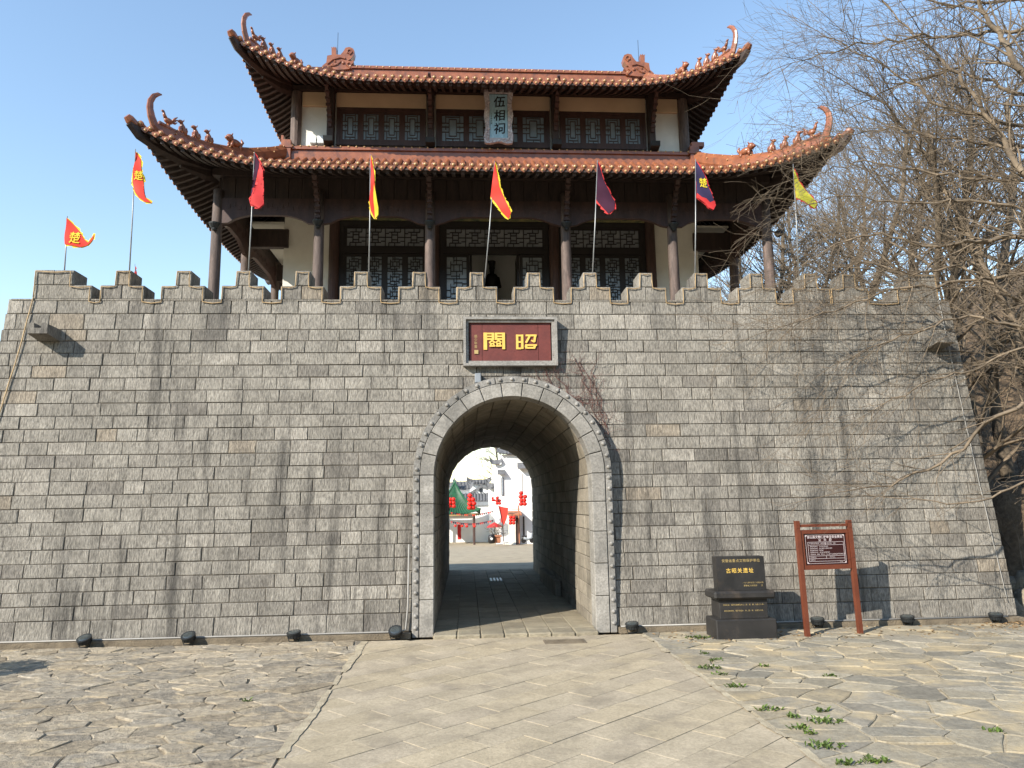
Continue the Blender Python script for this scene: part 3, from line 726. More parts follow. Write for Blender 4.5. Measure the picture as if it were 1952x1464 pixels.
# ---- roofs
def roof(name, outer, inner, ze, zt, L, Rn, pw, fl, pitch, raft_t, label):
    ox0, ox1, oy0, oy1 = outer; ix0, ix1, iy0, iy1 = inner
    root = bpy.data.objects.new(name, None); col.objects.link(root); root.parent = tower; root.location = (0, 0, 0)
    root.matrix_parent_inverse = Matrix.Translation(-tower.location); root['noinv'] = 1
    if label: root['label'] = label
    sides = {  # along, start, end, inset at start/end, depth, map
        'front': (ox0, ox1, ix0 - ox0, ox1 - ix1, iy0 - oy0, lambda s, d, z: Vector((s, oy0 + d, z))),
        'back': (ox0, ox1, ix0 - ox0, ox1 - ix1, oy1 - iy1, lambda s, d, z: Vector((s, oy1 - d, z))),
        'left': (oy0, oy1, iy0 - oy0, oy1 - iy1, ix0 - ox0, lambda s, d, z: Vector((ox0 + d, s, z))),
        'right': (oy0, oy1, iy0 - oy0, oy1 - iy1, ox1 - ix1, lambda s, d, z: Vector((ox1 - d, s, z)))}
    def surf(sd, s, t, dz=0):
        a, b, wa, wb, dep, mp = sides[sd]
        dn = min((s - a) / wa, (b - s) / wb); lf = max(0, 1 - dn / Rn) ** pw
        d0 = fl * (1 - lf); d = d0 + (dep - d0) * t
        z = ze + (zt - ze) * (.62 * t + .38 * t * t) + L * lf * (1 - t) ** 1.5
        return mp(s, d, z + dz)
    def tmax(sd, s):
        a, b, wa, wb, dep, mp = sides[sd]; return max(0.0, min(1, (s - a) / wa, (b - s) / wb))
    sheet = MB(); rows = MB(); soff = MB(); raft = MB(); ends = MB()
    NT = 8
    # end tile meshes, facing -Y
    e = MB(); e.lathe([(.062, -.05), (.066, 0), (.05, .018), (.044, .012)], 12, ax='y', m=0); e.lathe([(.036, .008), (.034, .024), (.022, .038), (.006, .044)], 10, ax='y', m=1)
    em = e.mesh('end_tile', [M['tile'], M['gilt']]); em.shade_smooth()
    d = MB(); dp = [(-.075, .03), (-.08, -.01), (-.05, -.055), (0, -.088), (.05, -.055), (.08, -.01), (.075, .03)]
    d.prism(dp, lambda u, v, q: (u, q, v), -.012, .012); d.lathe([(.03, .010), (.028, .026), (.016, .037), (.005, .04)], 8, (0, 0, -.03), ax='y', m=1)
    dm = d.mesh('drip_tile', [M['tile'], M['gilt']])
    rng = random.Random(int(ze * 10))
    for sd, (a, b, wa, wb, dep, mp) in sides.items():
        n = int((b - a) / pitch); st = (b - a) / n
        for i in range(n + 1):
            s = a + st * i; 
            for j in range(NT if i < n else 0):
                s2 = s + st; t1, t2 = tmax(sd, s), tmax(sd, s2)
                q = [surf(sd, s, t1 * j / NT), surf(sd, s2, t2 * j / NT), surf(sd, s2, t2 * (j + 1) / NT), surf(sd, s, t1 * (j + 1) / NT)]
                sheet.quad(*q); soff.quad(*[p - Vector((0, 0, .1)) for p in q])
            if i < n:
                q = [surf(sd, s, 0), surf(sd, s + st, 0)]; soff.quad(q[0], q[1], q[1] - Vector((0, 0, .1)), q[0] - Vector((0, 0, .1)))
        rz = {'front': 0, 'back': math.pi, 'left': -math.pi / 2, 'right': math.pi / 2}[sd]
        for i in range(n):
            s = a + st * (i + .5); tm = tmax(sd, s); f = rng.uniform(.85, 1.12)
            if tm > .03:
                rows.tube([surf(sd, s, tm * k / NT, .02) for k in range(NT + 1)], .058, 8, (f, f, f), cap=False)
                path = [surf(sd, s, max(.02, min(tm, raft_t) * k / 4), -.135) for k in range(5)]
                g = rng.uniform(.8, 1.3); raft.tube(path, .055, 4, (g, g, g))
            p = surf(sd, s, 0, .022); q = surf(sd, min(b - .01, s + st * .5), 0, -.035); out = mp(0, -1, 0) - mp(0, 0, 0)
            if sd == 'front':
                o = bpy.data.objects.new('end_tile', em); link(o, root); o.location = p + out * .02; o.rotation_euler = (R(8), 0, 0)
                o = bpy.data.objects.new('drip_tile', dm); link(o, root); o.location = q + out * .015; o.rotation_euler = (R(8), 0, 0)
            else:
                RM_ = Matrix.Rotation(rz, 4, 'Z')
                for me_, pos in ((em, p + out * .02), (dm, q + out * .015)):
                    T = Matrix.Translation(pos) @ RM_
                    vs = [T @ v.co for v in me_.vertices]
                    b0 = len(ends.v); ends.v.extend([tuple(v) for v in vs])
                    for pl in me_.polygons: ends.f.append([b0 + k for k in pl.vertices]); ends.c.append((1, 1, 1)); ends.m.append(pl.material_index)
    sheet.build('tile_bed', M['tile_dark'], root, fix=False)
    tag(rows.build('tile_rows', M['tile'], root, smooth=True, fix=False), kind='stuff')
    soff.build('soffit', M['wood'], root, fix=False)
    tag(raft.build('rafters', M['wood'], root), kind='stuff')
    tag(ends.build('eave_tiles', [M['tile'], M['gilt']], root, fix=False), kind='stuff')
    # hip ridges with horn, rafters and figures
    def hip(cx, cy, kx, ky, h):               # h 0 at corner, 1 at top
        fx, fy = ('front' if cy == oy0 else 'back'), 0
        x = cx + (kx - cx) * h; return surf(fx, x, h if h > 0 else 0)
    for (cx, cy, kx, ky) in ((ox0, oy0, ix0, iy0), (ox1, oy0, ix1, iy0), (ox0, oy1, ix0, iy1), (ox1, oy1, ix1, iy1)):
        out = Vector((cx - kx, cy - ky, 0)); out.normalize()
        pts = [hip(cx, cy, kx, ky, h) + Vector((0, 0, .18)) for h in (1, .85, .7, .55, .42, .3, .2, .12)]
        tip = hip(cx, cy, kx, ky, .10)
        horn = [tip + out * r + Vector((0, 0, zz)) for r, zz in ((.02, .24), (.10, .40), (.145, .57), (.14, .73), (.07, .88), (-.03, .97), (-.11, 1.0))]
        mb = MB(); mb.tube(pts + horn, [.17] * 6 + [.15, .12, .09, .08, .07, .06, .05, .036, .012], 8, sq=(.66, 1.15)); 
        top = [p + Vector((0, 0, .17)) for p in pts]; mb.tube(top, .05, 8)
        mb.build('hip_ridge', M['tile'], root, smooth=False)
        mb = MB()
        for p in pts[:-1]:
            for s_ in (-1, 1):
                n_ = Vector((-out.y, out.x, 0)) * s_; mb.ball(p + n_ * .115 + Vector((0, 0, .06)), .022, 6, 4)
        for k in range(14):
            h = 1 - .85 * k / 13; p = hip(cx, cy, kx, ky, h) + Vector((0, 0, .37))
            for s_ in (-1, 1): mb.ball(p + Vector((-out.y, out.x, 0)) * s_ * .06, .02, 6, 4)
        tag(mb.build('hip_bosses', M['gilt'], root, smooth=True), kind='stuff')
        # hip rafter below, with nose
        und = [hip(cx, cy, kx, ky, h) - Vector((0, 0, .2)) for h in (.85, .6, .4, .25, .12, .02)] + [hip(cx, cy, kx, ky, 0) + out * .12 - Vector((0, 0, .06))]
        mb = MB(); mb.tube(und, [.13, .14, .15, .14, .12, .11, .10], 6, sq=(.8, 1.2)); 
        mb.tube([u - Vector((0, 0, .16)) for u in und[:4]], [.16, .17, .15, .06], 6, sq=(.6, 1.2)); mb.build('hip_rafter', M['wood'], root)
        mb = MB(); nose = hip(cx, cy, kx, ky, 0) + out * .13; mb.tube([nose - out * .14 - Vector((0, 0, .05)), nose + Vector((0, 0, .0)), nose + out * .07 + Vector((0, 0, .05))], [.085, .105, .07], 8); mb.build('rafter_nose', M['tile'], root)
        # figures along the ridge
        yaw = math.atan2(out.y, out.x)
        for k, h in enumerate((.17, .25, .33, .41)):
            p = hip(cx, cy, kx, ky, h) + Vector((0, 0, .42)); o = bpy.data.objects.new('ridge_bird' if k == 0 else 'ridge_beast', BIRD if k == 0 else BEAST)
            link(o, root); o.location = p; o.rotation_euler.z = yaw; o.scale = (1.25,) * 3
        o = bpy.data.objects.new('ridge_lion', LION); link(o, root); o.location = hip(cx, cy, kx, ky, .58) + Vector((0, 0, .42)); o.rotation_euler.z = yaw; o.scale = (1.15,) * 3
    return root, surf, hip
def beast():
    mb = MB(); mb.tube([(-.05, 0, -.06), (-.045, 0, .02), (0, 0, .1), (.02, 0, .15)], [.05, .058, .045, .03], 8)
    mb.ball((.04, 0, .175), (.05, .036, .036), 8, 6); mb.ball((.08, 0, .165), (.026, .022, .02), 6, 4)
    for s in (-1, 1):
        mb.tube([(.0, s * .02, .195), (-.012, s * .026, .23)], [.014, .004], 5); mb.tube([(.035, s * .025, .09), (.045, s * .025, -.05)], [.018, .02], 6)
    mb.tube([(-.08, 0, -.02), (-.1, 0, .05), (-.085, 0, .11)], [.018, .016, .008], 6); mb.box(-.09, .07, -.04, .04, -.08, -.04)
    m = mb.mesh('ridge_beast', M['tile']); m.shade_smooth(); return m
def bird():
    mb = MB(); mb.ball((0, 0, .07), (.09, .05, .055), 8, 6); mb.tube([(.05, 0, .09), (.09, 0, .15), (.1, 0, .2)], [.035, .028, .02], 7); mb.ball((.115, 0, .205), (.035, .022, .022), 6, 4)
    for a in (.16, .11, .06): mb.tube([(-.06, 0, .08), (-.13, 0, a + .02), (-.17, 0, a + .06)], [.022, .02, .008], 5)
    mb.tube([(0, 0, .03), (0, 0, -.08)], [.03, .045], 6); m = mb.mesh('ridge_bird', M['tile']); m.shade_smooth(); return m
def lion():
    mb = MB(); mb.ball((-.03, 0, .07), (.15, .085, .085), 10, 6); mb.ball((.12, 0, .13), (.085, .075, .08), 8, 6); mb.ball((.19, 0, .11), (.045, .045, .035), 8, 4)
    for s in (-1, 1):
        mb.tube([(.08, s * .05, .06), (.1, s * .055, -.07)], [.035, .03], 6); mb.tube([(-.12, s * .05, .05), (-.11, s * .055, -.07)], [.04, .03], 6); mb.tube([(.1, s * .045, .19), (.085, s * .05, .235)], [.02, .008], 5)
    mb.tube([(-.17, 0, .08), (-.21, 0, .16), (-.17, 0, .22)], [.03, .035, .012], 6); m = mb.mesh('ridge_lion', M['tile']); m.shade_smooth(); return m
BEAST, BIRD, LION = beast(), bird(), lion()
lower, lsurf, lhip = roof('roof', (CX - 7.6, CX + 7.6, 14.65, 25.05), (CX - 5.3, CX + 5.3, 18.2, 21.5), 9.34, 11.08, .75, 1.5, 2.2, .25, .2, .62, 'lower skirt roof of orange glazed tiles')
upper, usurf, uhip = roof('roof', (CX - 6.25, CX + 6.25, 16.45, 23.25), (CX - 4.6, CX + 4.6, 19.8, 19.9), 12.50, 14.35, .82, 2.1, 2.4, .25, .2, .62, 'upper hipped roof of orange glazed tiles with dragon finials')
# moulded ridge at the foot of the upper wall
for (x0, x1, y0, y1) in ((CX - 5.42, CX + 5.42, 18.05, 18.28), (CX - 5.42, CX + 5.42, 21.45, 21.65), (CX - 5.42, CX - 5.27, 18.29, 21.44), (CX + 5.27, CX + 5.42, 18.29, 21.44)):
    mb = MB(); mb.box(x0, x1, y0, y1, 10.95, 11.15); mb.box(x0, x1, y0 + .03, y1 - .02, 11.15, 11.27); mb.box(x0, x1, y0 - .02, y1 + .01, 11.27, 11.34); mb.tube([(x0, (y0 + y1) / 2, 11.36), (x1, (y0 + y1) / 2, 11.36)] if x1 - x0 > 1 else [((x0 + x1) / 2, y0, 11.36), ((x0 + x1) / 2, y1, 11.36)], .06, 8)
    mb.build('wall_ridge', M['tile'], lower)
bo = MB(); bo.ball((0, 0, 0), .026, 6, 4); bom = bo.mesh('ridge_boss', M['gilt']); bom.shade_smooth()
for i in range(52): place('ridge_boss', bom, lower, (CX - 5.3 + 10.6 * (i + .5) / 52, 18.03, 11.35))
for sx in (-1, 1):
    mb = MB(); x = CX + sx * 5.36; mb.box(x - .12, x + .12, 17.98, 18.2, 10.97, 11.5); mb.box(x - .07, x + .2 * sx + .07, 17.99, 18.18, 11.5, 11.62); mb.box(x - .16, x + .16, 17.96, 18.22, 11.28, 11.35); mb.build('corner_finial', M['tile'], lower)
# main ridge with dragon finials
mb = MB(); yr = 19.85
mb.box(CX - 4.2, CX + 4.2, yr - .1, yr + .1, 14.25, 14.47); mb.box(CX - 4.2, CX + 4.2, yr - .075, yr + .075, 14.47, 14.66); mb.box(CX - 4.2, CX + 4.2, yr - .12, yr + .12, 14.66, 14.72)
mb.tube([(CX - 4.2, yr, 14.74), (CX + 4.2, yr, 14.74)], .07, 8); mb.build('main_ridge', M['tile'], upper)
for i in range(44): place('ridge_boss', bom, upper, (CX - 4.15 + 8.3 * (i + .5) / 44, yr - .12, 14.71))
zp = [(1575, 500), (1585, 480), (1612, 455), (1618, 395), (1652, 388), (1650, 330), (1646, 318), (1660, 326), (1668, 314), (1676, 326), (1686, 316), (1684, 330), (1688, 384), (1722, 384), (1745, 352), (1760, 322), (1790, 316), (1818, 328), (1830, 352), (1824, 385), (1800, 420), (1778, 436), (1800, 440), (1822, 428), (1826, 446), (1806, 470), (1812, 505), (1700, 515)]
def chw(mirror):
    mb = MB(); k = 1 / 3.904 * .0143
    P = [((x - 1700) * k * (-1 if mirror else 1), (505 - y) * k) for x, y in zp]
    if mirror: P = P[::-1]
    mb.prism(P, lambda u, v, d: (u, d, v), -.13, .13)
    sg = -1 if mirror else 1
    def Q(x, y, dy=-.14): return ((x - 1700) * k * sg, dy, (505 - y) * k)
    for dy in (-.14, .14):
        mb.tube([Q(1790, 385, dy), Q(1812, 362, dy), Q(1800, 340, dy), Q(1778, 345, dy), Q(1775, 368, dy), Q(1790, 372, dy)], .022, 6)
        mb.tube([Q(1620, 470, dy), Q(1660, 430, dy), Q(1720, 410, dy), Q(1760, 420, dy)], .03, 6)
        mb.tube([Q(1800, 500, dy), Q(1770, 470, dy), Q(1790, 450, dy)], .03, 6); mb.tube([Q(1600, 490, dy), Q(1680, 480, dy), Q(1720, 450, dy)], .025, 6)
        mb.ball(Q(1745, 455, dy), (.05, .03, .05), 8, 6)
        for q in range(5): mb.ball(Q(1640 + q * 20, 445 + (q % 2) * 25, dy), (.035, .02, .03), 6, 4)
    return mb
for s in (-1, 1):
    mb = chw(s > 0); o = mb.build('dragon_finial', M['tile'], upper); o.location = (CX + s * 4.42, yr, 14.62)
    mb = MB(); mb.tube([(CX + s * 4.45, yr, 14.9), (CX + s * 4.45, yr, 15.85)], .007, 5); mb.build('lightning_rod', M['black'], upper)
# blue signboard with carved frame, hung over the upper windows
pl = thing('name_board', (CX, 17.9, 11.45), 'pale blue vertical board with black characters in a carved scroll frame under upper eaves', 'signboard')
def brd(u, v, d): return (CX + .12 + u, 17.86 + d - (v - 11.4) * .10 , v)
mb = MB(); mb.prism([(-.235, 11.55), (.235, 11.55), (.235, 12.72), (-.235, 12.72)], brd, 0, .05); mb.build('board', M['teal'], pl)
ow, oz0, oz1 = .36, 11.42, 12.86
def wavy(n, w, z0, z1, amp):
    pts = []
    for i in range(n): pts.append((-w + 2 * w * i / n, z0 - amp * math.sin(i * math.pi / n * 3)))
    for i in range(2 * n): pts.append((w + amp * .8 * math.sin(i * math.pi / n * 2.5), z0 + (z1 - z0) * i / (2 * n)))
    for i in range(n): pts.append((w - 2 * w * i / n, z1 + amp * math.sin(i * math.pi / n * 3)))
    for i in range(2 * n): pts.append((-w - amp * .8 * math.sin((2 * n - i) * math.pi / n * 2.5), z1 - (z1 - z0) * i / (2 * n)))
    return pts
O = wavy(10, ow, oz0, oz1, .025); I = []
for (u, v) in O: I.append((max(-.24, min(.24, u)), max(11.55, min(12.72, v))))
mb = MB(); nO = len(O)
vs = [brd(u, v, -.05) for u, v in O] + [brd(u, v, -.035) for u, v in I] + [brd(u, v, .045) for u, v in O]
mb.add(vs, [(i, (i + 1) % nO, nO + (i + 1) % nO, nO + i) for i in range(nO)] + [(i, (i + 1) % nO, 2 * nO + (i + 1) % nO, 2 * nO + i) for i in range(nO)]); fr = mb.build('carved_frame', M['carved'], pl)
rngc = random.Random(2); mb = MB()
for i in range(120):
    k = rngc.randrange(nO); a, b = O[k], I[k]; t = rngc.uniform(.15, .85); u, v = a[0] + (b[0] - a[0]) * t, a[1] + (b[1] - a[1]) * t
    mb.ball(brd(u + rngc.uniform(-.02, .02), v + rngc.uniform(-.02, .02), -.05), (.026, .018, .02), 6, 4)
tag(mb.build('scrollwork', M['carved'], fr), kind='stuff')
def text(body, size, m, parent, fn, name='lettering', th=.004, bold=0.0, center=True, slant=0, spacing=1.0):
    c = bpy.data.curves.new('lettering', 'FONT'); c.body = body; c.size = size; c.align_x = 'CENTER' if center else 'LEFT'; c.align_y = 'CENTER'; c.offset = bold; c.resolution_u = 3; c.space_character = spacing; c.shear = slant
    o = bpy.data.objects.new('lettering', c); col.objects.link(o); dg = bpy.context.evaluated_depsgraph_get()
    me = bpy.data.meshes.new_from_object(o.evaluated_get(dg)); bpy.data.objects.remove(o)
    mb = MB(); mb.add([fn(v.co.x, v.co.y, -th) for v in me.vertices], [tuple(p.vertices) for p in me.polygons]); bpy.data.meshes.remove(me)
    return mb.build(name, m, parent, fix=False)
for ch, zc in (('伍', 12.50), ('相', 12.14), ('祠', 11.79)):
    text(ch, .31, M['ink'], pl, lambda x, y, d, zc=zc: brd(x + .03 + y * .05, zc + y + x * .08, d - .003), bold=.006)
for i, ch in enumerate('乙丑春月書'): text(ch, .05, M['ink'], pl, lambda x, y, d, i=i: brd(x - .185, 12.2 - i * .065 + y, d - .003))
# statue inside
stt = thing('statue', (CX, 19.7, TZ), 'dark bronze robed statue with tall hat inside the open tower doorway', 'statue')
sxy = at(938, 540, 19.7).x; SK = .5; SB = 7.18
def sp(x, y, z): return (sxy + x * SK, 19.7 + y * SK, SB + z * SK)
mb = MB(); mb.lathe([(r * SK, z * SK) for r, z in ((.42, 0), (.44, .8), (.36, 1.0), (.30, 1.5), (.33, 2.05), (.36, 2.35), (.28, 2.52), (.12, 2.6), (.11, 2.7))], 16, (sxy, 19.7, SB), sy=.75)
for s in (-1, 1): mb.tube([sp(s * .3, 0, 2.35), sp(s * .4, -.15, 1.8), sp(s * .12, -.35, 1.65)], [.13 * SK, .12 * SK, .09 * SK], 8)
mb.build('robe', M['black'], stt, smooth=True)
mb = MB(); mb.ball(sp(0, -.02, 2.78), (.145 * SK, .16 * SK, .19 * SK), 12, 8); mb.tube([sp(0, -.14, 2.7), sp(0, -.16, 2.4)], [.07 * SK, .03 * SK], 6); mb.build('head', M['black'], stt, smooth=True)
mb = MB(); mb.lathe([(r * SK, z * SK) for r, z in ((.16, 0), (.165, .1), (.15, .12), (.21, .44), (.18, .46))], 12, sp(0, 0, 2.87)); mb.build('hat', M['black'], stt)
mb = MB(); mb.bbox(sxy - .4, sxy + .4, 19.4, 20.0, TZ, SB, .03); mb.build('pedestal', M['granite'], stt)
mb = MB(); mb.box(CX - 1.1, CX + 1.1, 20.35, 20.42, TZ, 9.3); mb.build('hall_screen', M['white'], tower)
mb = MB(); mb.lathe([(.05, -.04), (.09, 0), (.09, .12), (.06, .16)], 10, tuple(at(1483, 446, 16.2)), ax='y'); mb.tube([at(1483, 446, 16.2), at(1470, 440, 16.2)], .02, 6); mb.build('cctv_camera', M['lamp'], tower)  # small camera on a bracket at the right end column

# ------------------------------------------------------------ things on and before the wall
# stone tablet over the arch
tb = thing('stone_tablet', (.8, 12.9, 4.58), 'maroon tablet with two golden characters in a moulded grey stone frame over the arch', 'tablet')
a, b = at(883, 606, 12.86), at(1063, 698, 12.86); TX0, TX1, TZ1, TZ0 = a.x, b.x, 5.46, 4.57
for (x0, x1, z0, z1, hor) in ((TX0, TX1, TZ1 - .11, TZ1, 1), (TX0, TX1, TZ0, TZ0 + .11, 1), (TX0, TX0 + .11, TZ0, TZ1, 0), (TX1 - .11, TX1, TZ0, TZ1, 0)):
    mb = MB()
    top = z0 > 5; left = x0 == TX0 and not hor
    # mitred moulding, two steps
    for (w0, w1, y) in ((0, .045, 12.80), (.045, .092, 12.84)):
        if hor:
            o, i_ = (TZ1 - w0, TZ1 - w1) if top else (TZ0 + w0, TZ0 + w1)
            P = [(TX0 + w0, o), (TX1 - w0, o), (TX1 - w1, i_), (TX0 + w1, i_)]
        else:
            o, i_ = (TX0 + w0, TX0 + w1) if left else (TX1 - w0, TX1 - w1)
            P = [(o, TZ0 + w0), (o, TZ1 - w0), (i_, TZ1 - w1), (i_, TZ0 + w1)]
        mb.prism(P, lambda u, v, d: (u, d, v), y, 13.1)
    mb.build('frame_stone', M['portal'], tb)
bw = (TX1 - TX0 - .22) / 5
for k in range(3):
    xs_ = [TX0 + .11, TX0 + .11 + (TX1 - TX0 - .22) * .155, TX0 + .11 + (TX1 - TX0 - .22) * .845, TX1 - .11]
    mb = MB(); mb.box(xs_[k] + .003, xs_[k + 1] - .003, 12.885, 13.1, TZ0 + .09, TZ1 - .09); mb.build('panel', M['maroon'], tb)
px_w = (TX1 - TX0) / (1665 - 290); 
def tz_(x, y): return (TX0 + (x - 290) * px_w, TZ1 - (y - 180) * px_w)
def strokes(name, L, y0=12.868, y1=12.89, m='gold'):
    mb = MB()
    for k, s_ in enumerate(L):
        if len(s_) == 4: x0, z0, x1, z1 = s_; P = [tz_(x0, z0), tz_(x1, z0), tz_(x1, z1), tz_(x0, z1)]
        else:
            x0, z0, x1, z1, w = s_; dx, dz = x1 - x0, z1 - z0; l = math.hypot(dx, dz); nx, nz = -dz / l * w / 2, dx / l * w / 2
            P = [tz_(x0 + nx, z0 + nz), tz_(x1 + nx, z1 + nz), tz_(x1 - nx, z1 - nz), tz_(x0 - nx, z0 - nz)]
        yy = y0 - .0006 * k; mb.prism(P, lambda u, v, d: (u, d, v), yy, y1)
    return mb.build(name, M[m], tb)
G = [(585, 405, 637, 662), (637, 407, 742, 432), (637, 450, 706, 474), (637, 490, 742, 516), (706, 432, 742, 490), (750, 407, 786, 516), (786, 407, 858, 432), (786, 450, 858, 474), (786, 490, 858, 516), (858, 407, 900, 655)]
for cx_ in (712, 806): G += [(cx_ + 4, 518, cx_ - 44, 560, 22), (cx_ - 8, 520, cx_ + 40, 556, 22), (cx_ - 34, 574, cx_ + 30, 566, 18), (cx_ - 2, 566, cx_ - 32, 606, 20), (cx_ + 12, 574, cx_ + 40, 610, 20), (cx_ - 40, 608, cx_ + 44, 606, 22)]
strokes('character', G)
strokes('character', [(1062, 435, 1096, 656), (1136, 435, 1170, 650), (1096, 437, 1136, 462), (1096, 534, 1136, 560), (1096, 630, 1136, 656), (1205, 435, 1366, 462), (1346, 445, 1330, 545, 32), (1335, 548, 1285, 522, 24), (1262, 460, 1206, 560, 30), (1195, 582, 1368, 606), (1204, 600, 1216, 645, 34), (1340, 600, 1322, 645, 34), (1216, 622, 1326, 648)])
for i, ch in enumerate('翁少年書'):
    p = tz_(472, 462 + i * 52); text(ch, .062, M['gold_dull'], tb, lambda x, y, d, p=p: (p[0] + x, 12.882 + d, p[1] + y), name='small_character')
strokes('seal', [(450, 665, 508, 722)], m='gold_dull')

# water spouts, small box
def spout(name, px, py, label):
    p = at(px, py, 12.98); t = thing(name, p, label, 'water spout', 'stone water spouts')
    x, z = p.x, p.z; w = .18; mb = MB()
    U = [(-w, -.10), (w, -.10), (w, .10), (w - .05, .12), (.07, .12), (.06, .03), (-.06, .03), (-.07, .12), (-w + .05, .12), (-w, .10)]
    mb.prism([(x + u, z + v) for u, v in U], lambda u, v, d: (x + (u - x) * (.92 if d < 12.7 else 1), d, v + (.05 if d < 12.7 else -.02) * (1 if v < z else .3)), 12.58, 13.1, (.8, .8, .8))
    mb.build('trough', M['stone'], t)
spout('water_spout', 96, 640, 'projecting stone water spout high on the wall below the leftmost merlon')
spout('water_spout', 1778, 656, 'projecting stone water spout high on the wall behind bare branches')
p = at(911, 723, 12.9); mb = MB(); mb.bbox(p.x - .055, p.x + .055, 12.78, 12.96, p.z - .08, p.z + .09, .01); tag(mb.build('junction_box', M['greybox'], fix=False), 'small grey metal box fixed on the wall above the arch', 'box')

# light rope following the battlements and running down both edges
def rope(pts, r, rng, sag=.012):
    out = []
    for a, b in zip(pts[:-1], pts[1:]):
        a, b = Vector(a), Vector(b); n = max(2, int((b - a).length / .12))
        for i in range(n):
            t = i / n; p = a.lerp(b, t); s_ = sag * math.sin(math.pi * t); p.z -= s_; p.x += rng.uniform(-.004, .004); p.z += rng.uniform(-.004, .004); out.append(p)
    out.append(Vector(pts[-1])); return out
rr = random.Random(3); yr_ = YF(5.9) - .03
pts = [(-7.58, yr_, 5.86), (-7.58, yr_, Z2 - .03), (-6.98, yr_, Z2 - .035), (-6.98, yr_, Z1 - .03), (-6.63, yr_, Z1 - .03), (-6.63, yr_, Z0 - .05)]
for x in mx + [7.27]:
    pts += [(x - .36, yr_, Z0 - .06), (x - .36, yr_, Z1 - .03), (x - .12, yr_, Z1 - .02), (x - .11, yr_, Z2 - .025), (x + .11, yr_, Z2 - .025), (x + .115, yr_, Z1 - .02), (x + .355, yr_, Z1 - .035), (x + .36, yr_, Z0 - .05)]
pts += [(8.2, yr_, Z0 - .05), (8.2, yr_, Z1 - .03), (8.45, yr_, Z1 - .03), (8.46, yr_, Z2 - .03), (8.97, yr_, Z2 - .03), (9.0, yr_, 5.86)]
mb = MB(); mb.tube(rope(pts, .012, rr, .02), .010, 5); tag(mb.build('light_rope', M['rope'], smooth=True), 'amber light rope outlining the stepped battlements', 'cable')
mb = MB(); mb.tube(rope([(-7.58, yr_, 5.86), (-7.7, YF(4.8) - .03, 4.8), (-7.95, YF(3.3) - .03, 3.3), (-8.3, YF(1.6) - .03, 1.6), (-8.6, YF(.2) - .03, .2)], .012, rr, 0), .011, 5); tag(mb.build('light_rope', M['rope'], smooth=True), 'amber rope running down the left edge of the gate wall', 'cable')
mb = MB(); mb.tube(rope([(9.0, yr_, 5.86), (9.06, YF(4.6) - .03, 4.6), (9.16, YF(3) - .03, 3.0), (9.26, YF(1.6) - .03, 1.6), (9.36, YF(.3) - .03, .35)], .012, rr, 0), .009, 5); tag(mb.build('light_rope', M['pipe'], smooth=True), 'pale cable running down the right edge of the gate wall', 'cable')
mb = MB(); mb.tube([(-8.7, 12.56, .105), (-5, 12.56, .108), (AX - 1.9, 12.56, .11), (AX - 1.8, 12.58, .14), (AX - 1.77, 12.60, .5), (AX - 1.765, 12.66, 1.5)], .014, 6); tag(mb.build('conduit', M['pipe'], smooth=True), 'thin grey conduit along the wall foot left of the arch', 'pipe')
mb = MB(); mb.tube([(AX + 1.75, 12.56, .105), (5, 12.56, .108), (9.3, 12.56, .105)], .014, 6); tag(mb.build('conduit', M['pipe'], smooth=True), 'thin grey conduit along the wall foot right of the arch', 'pipe')
# ground floodlights
LB = ['round floodlight at the wall foot, farthest left', 'round floodlight at the wall foot, second from left', 'round floodlight at the wall foot, third from left', 'round floodlight at the wall foot just left of the arch',
      'round floodlight at the wall foot just right of the arch', 'round floodlight at the wall foot behind the notice board posts', 'round floodlight at the wall foot right of the notice board', 'round floodlight at the wall foot, farthest right']
lx = [-5.98, -4.39, -2.75, -1.14, 2.72, 5.86, 7.42, 8.98]
def lampthing(x, lab, tilt):
    t = thing('floodlight', (x, 12.42, .09), lab, 'floodlight', 'floodlights along the wall foot'); T = Matrix.Translation((x, 12.42, .13)) @ Matrix.Rotation(R(tilt), 4, 'X') @ Matrix.Rotation(R(-6), 4, 'Y')
    def put(mb, name, m):
        mb.v = [tuple(T @ Vector(v)) for v in mb.v]; return mb.build(name, m, t)
    mb = MB(); mb.lathe([(.05, -.05), (.095, -.035), (.1, .02), (.112, .024), (.112, .046), (.095, .048)], 18)
    for k in range(16):
        a = k * math.pi / 8; mb.box(.1 * math.cos(a) - .004, .1 * math.cos(a) + .004, .1 * math.sin(a) - .004, .1 * math.sin(a) + .004, -.03, .022)
    put(mb, 'housing', M['lamp'])
    mb = MB(); mb.lathe([(.093, .044), (.065, .056), (.01, .06)], 16); put(mb, 'lens', M['lens'])
    mb = MB(); mb.box(x - .07, x + .07, 12.41, 12.43, .012, .03); mb.tube([(x - .07, 12.42, .02), (x - .11, 12.42, .13)], .008, 4); mb.tube([(x + .07, 12.42, .02), (x + .11, 12.42, .13)], .008, 4); mb.tube([(x, 12.46, .08), (x + .05, 12.5, .04), (x + .03, 12.54, .1)], .006, 5); mb.build('bracket', M['lamp'], t)
for i, (x, l) in enumerate(zip(lx, LB)): lampthing(x, l, (26, 26, 10, 34, 10, 8, 6, 8)[i])

